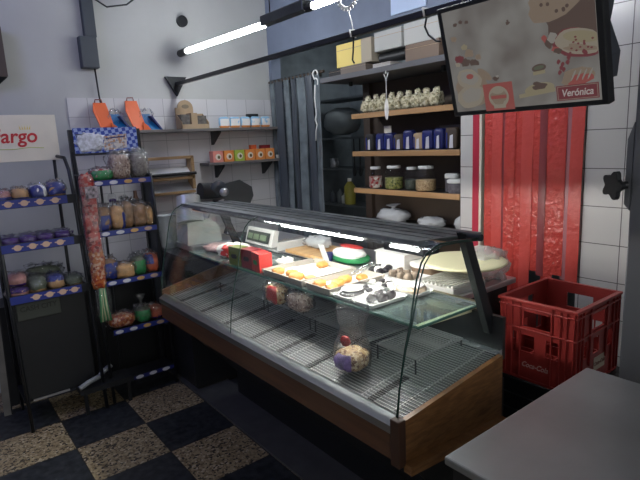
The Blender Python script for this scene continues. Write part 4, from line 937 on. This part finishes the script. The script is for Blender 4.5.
def rack_shelf(par, x0, x1, y, z, depth, m_edge, logos, hh=.042, lm=logo_white, shape=0, board=None):
    s = MB().box(x0, x1, y, y+depth, z-.012, z).build('shelf', board or black, par)
    MB().box(x0, x1, y-.008, y, z-.03, z-.03+hh).build('price_rail', blackm, s)
    if m_edge: MB().box(x0+.005, x1-.05 if shape else x1-.003, y-.0095, y-.008, z-.03+.003, z-.03+hh-.003).build('printed_strip', m_edge, s)
    for i, lx in enumerate(logos):
        m_ = MB(); zc = z-.03+hh/2; a, b = (.026, .012) if not shape else (.02, .017)
        m_.prism([(lx+a*math.cos(q*PI/8), y-.010, zc+b*math.sin(q*PI/8)) for q in range(16)], (0, -.0008, 0))
        if shape: m_.prism([(lx-.029, y-.010, zc-.001), (lx+.029, y-.010, zc+.001), (lx+.029, y-.010, zc+.007), (lx-.029, y-.010, zc+.005)], (0, -.0006, 0))
        m_.build('logo', lm[i % len(lm)] if isinstance(lm, list) else lm, s)
    return s
rack_shelf(rk, RX0, RX1, 3.34, 1.335, .25, blue, (.39, .47, .55, .63), .052, logo_cream, 1)
rack_shelf(rk, RX0, RX1, 3.315, 1.09, .27, blue, (.40, .475, .545, .62), .052, logo_cream, 1)
rack_shelf(rk, RX0, RX1, 3.285, .80, .30, blue, (.45, .52, .59, .655), .052, logo_cream, 1)
MB().box(RX0+.02, RX1-.03, 3.33, 3.35, .17, .76).build('lower_panel', black, rk)
MB().box(RX0, RX1, 3.33, 3.60, .16, .175).build('base_shelf', black, rk)
MB().box(.36, .56, 3.322, 3.329, .16, .172).build('metal_edge', steel, rk)
pltm = mat('plate_dark', (.045, .052, .045), .5); pp = MB().box(.345, .575, 3.318, 3.328, .66, .76).build('name_plate', pltm, rk, .004)
text('lettering', 'CASH CITY', .042, mat('plate_text', (.015, .017, .017), .5), pp, (.46, 3.3165, .725), FACE_NY, 0, .0005, .92)
def loaf(label, x, y, z, size, m0, bm=None, rz=0, **k):
    return bag('bread_bag', label, 'bread', (x, y, z+.001), size, m0, rz=rz, band_m=bm, **k)
G1 = dict(group='bread bags on the name board rack')
loaf('pinkish bread pack at the left end of the top shelf, under the name board', .375, 3.42, 1.335, (.09, .13, .07), pinkbun, blue, bandv=(.1, .5), **G1)
loaf('tan bread pack, second from the left on the name board rack top shelf', .465, 3.42, 1.335, (.09, .13, .075), bun, blue, bandv=(.1, .45), **G1)
loaf('bread pack with a white panel, third on the name board rack top shelf', .56, 3.42, 1.335, (.09, .13, .085), icing, blue, bandv=(.25, .9), band=(.5, .8), **G1)
loaf('tan and blue bread pack at the right end of the name board rack top shelf', .655, 3.42, 1.335, (.10, .13, .095), bun, blue, bandv=(.4, 1), band=(.4, 1), **G1)
for i, x in enumerate((.375, .465, .555, .65)):
    loaf(['leftmost', 'second', 'third', 'rightmost'][i]+' purple wrapped loaf on the middle shelf of the name board rack', x, 3.40, 1.09, (.095, .14, .055), purple, sleeve=True, **G1)
loaf('pink bun pack at the bottom of the left stack on the third shelf', .375, 3.38, .80, (.11, .15, .055), pinkbun, purple, bandv=(.5, 1), **G1)
loaf('pink bun pack on top of the left stack on the third shelf', .378, 3.39, .857, (.10, .14, .07), pinkbun, purple, bandv=(.0, .4), **G1)
loaf('dull green pack with a golden bun front, beside the pink bun stack', .475, 3.39, .80, (.10, .15, .095), greengrey, bun, bandv=(.05, .4), **G1)
loaf('blue topped bun pack on the third shelf of the name board rack', .575, 3.39, .80, (.095, .14, .085), bun, blue, band=(0, 1), bandv=(.55, 1), **G1)
loaf('flat dull green pack at the right end of the third shelf', .675, 3.39, .80, (.10, .15, .065), greengrey, bun, bandv=(.05, .4), **G1)
loaf('dark green loaf lying at the back of the third shelf', .53, 3.52, .80, (.22, .11, .12), greengrey, **G1)
t = T('leaning_board', 'pale worn board leaning beside the rack at the left edge', 'board', (0, 0, 0))
MB().prism([(.22, 3.60, 0), (.26, 3.60, 0), (.30, 3.62, 1.10), (.26, 3.62, 1.12)], (.0, .012, 0)).build('board', mat('worn_board', (.22, .21, .18), .7, var=.2), t)
MB().prism([(.258, 3.596, 0), (.266, 3.596, 0), (.308, 3.616, 1.10), (.30, 3.616, 1.11)], (.0, .018, 0)).build('edge', black, t)
tag(MB().tube([(0, 0, .0), (.06, .02, .015), (.13, .05, .018), (.17, .09, .03), (.22, .10, .05)], .016, 8).build('white_wrapper', mat('grey_wrap', (.3, .32, .33), .4)), 'pale rolled wrapper lying on the rack foot between the two racks', 'wrapper').location = (.60, 3.24, .19)
t = T('floor_bar', 'thin dark bar frame lying on the floor under the wrapper', 'bar', (.62, 3.25, 0)); MB().box(-.02, .30, -.02, .14, .14, .172).build('bar', black, t)
for x in (0, .26): MB().box(x, x+.02, 0, .02, 0, .14).build('leg', black, t)

# ------------------------------------------------------------------ snack rack (second)
QX0, QX1 = .80, 1.215
r2 = T('snack_rack', 'black wire snack rack with a blue checked header board', 'rack', (0, 0, 0))
for x in (QX0, QX1): MB().box(x-.012, x+.012, 3.50, 3.53, 0, 1.735).build('rear_post', blackm, r2)
MB().tube([(QX0, 3.29, 0), (QX0+.005, 3.40, 1.1), (QX0, 3.50, 1.60)], .010, 8).build('front_post', blackm, r2)
MB().tube([(QX1+.01, 3.31, 0), (QX1+.01, 3.36, 1.2), (QX1+.01, 3.38, 1.44)], .010, 8).build('front_post', blackm, r2)
MB().box(QX1+.0, QX1+.012, 3.37, 3.53, .4, 1.44).build('side_panel', graphite, r2)
MB().cyl((QX0+.12, 3.50, .14), (QX0+.14, 3.50, 1.45), .008, 8).build('rear_bar', blackm, r2)
def check_mat():
    m = mat('header_checks', (.02, .05, .4), .4); nt = m.node_tree; b = nt.nodes['Principled BSDF']
    tc = nt.nodes.new('ShaderNodeTexCoord'); v = nt.nodes.new('ShaderNodeTexChecker'); v.inputs['Scale'].default_value = 45
    mp = nt.nodes.new('ShaderNodeMapping'); mp.inputs['Rotation'].default_value = (0, .15, 0); mp.inputs['Location'].default_value = (0, .01, 0)
    nt.links.new(tc.outputs['Object'], mp.inputs[0]); nt.links.new(mp.outputs[0], v.inputs[0])
    v.inputs['Color1'].default_value = (.02, .055, .35, 1); v.inputs['Color2'].default_value = (.30, .38, .66, 1); nt.links.new(v.outputs[0], b.inputs['Base Color']); return m
hb = MB().box(QX0+.012, QX1-.012, 3.492, 3.502, 1.59, 1.745).build('header_board', check_mat(), r2)
m_ = MB(); m_.blob((.905, 3.4915, 1.60), (.16, .004, .11), .8, .5, fq=14, seed=3, flat=False); m_.build('pale_print', mat('print_pale', (.60, .62, .70), .5, var=.3, vscale=60), hb)
m_ = MB(); m_.prism([(.985, 3.491, 1.60), (1.13, 3.491, 1.615), (1.135, 3.491, 1.705), (.99, 3.491, 1.69)], (0, -.001, 0)); m_.build('recipe_print', flecked('print_recipe', (.60, .55, .52), (.45, .25, .16), (.3, .3, .35), 90), hb)
m_ = MB(); m_.prism([(1.00, 3.4895, 1.672), (1.125, 3.4895, 1.684), (1.125, 3.4895, 1.692), (1.00, 3.4895, 1.680)], (0, -.001, 0)); m_.build('headline_print', navy, hb)
MB().box(QX0, QX1, 3.488, 3.506, 1.575, 1.59).build('header_bar', blackm, r2)
LW = logo_white; LO = mat('logo_orange', (.55, .32, .10), .5); LP = mat('logo_pale_orange', (.45, .3, .22), .5)
for z, y in ((1.415, 3.37), (1.10, 3.355), (.785, 3.34), (.465, 3.32), (.135, 3.31)):
    rack_shelf(r2, QX0+.06 if z > 1.3 else QX0+.05, QX1+.005, y, z, .15, navy if z < .4 else blue, (.89, .98, 1.07, 1.16), .038 if z > .3 else .03, [LW, LW, LO if z > .3 else LW, LP if z > .3 else LW])
G2 = dict(group='bread and snack bags on the snack rack')
def snack(label, x, y, z, size, m0, bm=None, **k): return bag('snack_bag', label, 'bag', (x, y, z+.001), size, m0, band_m=bm, **{**G2, **k})
snack('tall bag of beige spiced mix standing left on the top shelf of the snack rack', 1.045, 3.43, 1.415, (.13, .10, .155), spots, e=.6, neck=.05)
snack('tall bag of grey-brown mix at the right end of the snack rack top shelf', 1.165, 3.43, 1.415, (.11, .10, .16), mat('grey_mix', (.20, .18, .17), .4, var=.4, vscale=60), e=.7, neck=.06, sleeve=True)
snack('low pink and green sweets bag at the left of the snack rack top shelf', .93, 3.43, 1.415, (.13, .11, .075), mixjar, green, bandv=(.2, .7), sleeve=True)
snack('blue labelled sliced bread at the left end of the second shelf', .90, 3.42, 1.10, (.095, .12, .15), bread, blue, bandv=(0, .55), band=(0, 1), e=.6)
snack('golden bread bag with a blue corner label leaning on the second shelf', .985, 3.40, 1.10, (.09, .10, .15), bun, blue, bandv=(.1, .6), band=(.8, 1.05), e=.7)
snack('brown bread bag in the middle of the second shelf', 1.055, 3.43, 1.10, (.09, .13, .17), bread, neck=.05)
snack('large brown country loaf bag on the second shelf', 1.125, 3.41, 1.10, (.10, .13, .15), bread, sleeve=True)
snack('round golden brown loaf at the right end of the second shelf', 1.185, 3.43, 1.10, (.08, .12, .13), bun, sleeve=True)
t = T('dark_bottle', 'small brown bottle standing behind the loaves on the second shelf', 'bottle', (1.15, 3.495, 1.10)); MB().lathe([(.02, 0), (.022, .01), (.022, .16), (.012, .20), (.012, .23)], n=14).build('body', mat('brown_glass', (.16, .07, .04), .3), t)
t = T('clear_bottle', 'clear stoppered bottle with dark liquid hanging behind the second shelf', 'bottle', (.99, 3.47, 1.26)); MB().blob((0, 0, 0), (.055, .04, .07), .9, .1, seed=1).build('glass', bagm, t); MB().blob((.002, 0, .005), (.045, .03, .03), .9, .1).build('liquid', purple, t)
MB().cyl((0, 0, .065), (0, .0, .125), .003, 6).build('wire', blackm, t)
snack('bag with a brown top and blue label at the left of the third shelf', .90, 3.41, .785, (.10, .12, .13), bread, blue, bandv=(.25, .7), e=.7)
snack('plump golden bun bag at the front of the third shelf', .985, 3.385, .785, (.12, .10, .09), bun, e=.6)
snack('green labelled loaf bag on the third shelf', 1.085, 3.41, .785, (.09, .13, .12), greengrey, green, bandv=(.1, .65), band=(.55, 1), neck=.05)
snack('orange-red labelled loaf bag at the right end of the third shelf', 1.17, 3.41, .785, (.09, .13, .125), mat('wrap_orange_red', (.45, .09, .04), .4, var=.3), blue, bandv=(.5, .85), band=(.5, .75))
snack('wide orange bun bag at the left of the fourth shelf', .93, 3.385, .465, (.16, .12, .085), redorange, sleeve=True)
snack('green labelled bag with a clear twisted neck on the fourth shelf', 1.07, 3.39, .465, (.10, .12, .095), greengrey, green, bandv=(.1, .7), band=(.5, 1), neck=.10)
snack('orange-red labelled bag at the right end of the fourth shelf', 1.16, 3.39, .465, (.09, .12, .09), MT['wrap_orange_red'], purple, bandv=(.1, .4), band=(.6, .9))
# strip of hanging bags
t = T('sweets_strip', 'long hanging strip of red and orange wrapped sweets on the snack rack side', 'sweets strip', (.79, 3.24, 0))
MB().cyl((-.0, .02, 1.46), (.0, .25, 1.46), .004, 6).build('hanger', blackm, t)
for i in range(6):
    m0 = redmix if i < 4 else redorange
    MB().blob((.004*math.sin(i*2), 0, 1.32-i*.108), (.078, .05, .15), .6, .35, seed=i*4, flat=False).build('sweet_bag', m0, t)
MB().blob((0, 0, .80), (.098, .058, .66), .45, .12, seed=4, nv=30, flat=False).build('clear_sleeve', bagm, t)
MB().box(-.02, .05, -.034, -.032, 1.33, 1.40).build('brand_card', mat('card_mixed', (.35, .30, .32), .4, var=.8, vscale=50), t)
t = T('spring_onion_bag', 'clear bag of green and white spring onions hanging below the sweets strip', 'bag', (.80, 3.235, .57))
for i in range(7): MB().tube([(-.03+i*.01, 0, 0), (-.02+i*.006, .006*math.sin(i), .10), (-.012+i*.004, 0, .235)], .006, 6).build('stalk', [green, mat('stalk_pale', (.55, .58, .35), .5) if 'stalk_pale' not in MT else MT['stalk_pale']][i % 2], t)
MB().blob((0, 0, 0), (.09, .04, .235), .8, .2, seed=5).build('clear_sleeve', bagm, t)
# black box added to darken the area behind and under the racks
t = T('added_dark_box', 'low black box added to darken the area behind the two racks', 'cabinet', (0, 0, 0)); MB().box(.25, 1.95, 3.72, 3.98, 0, .66).build('body', black, t)
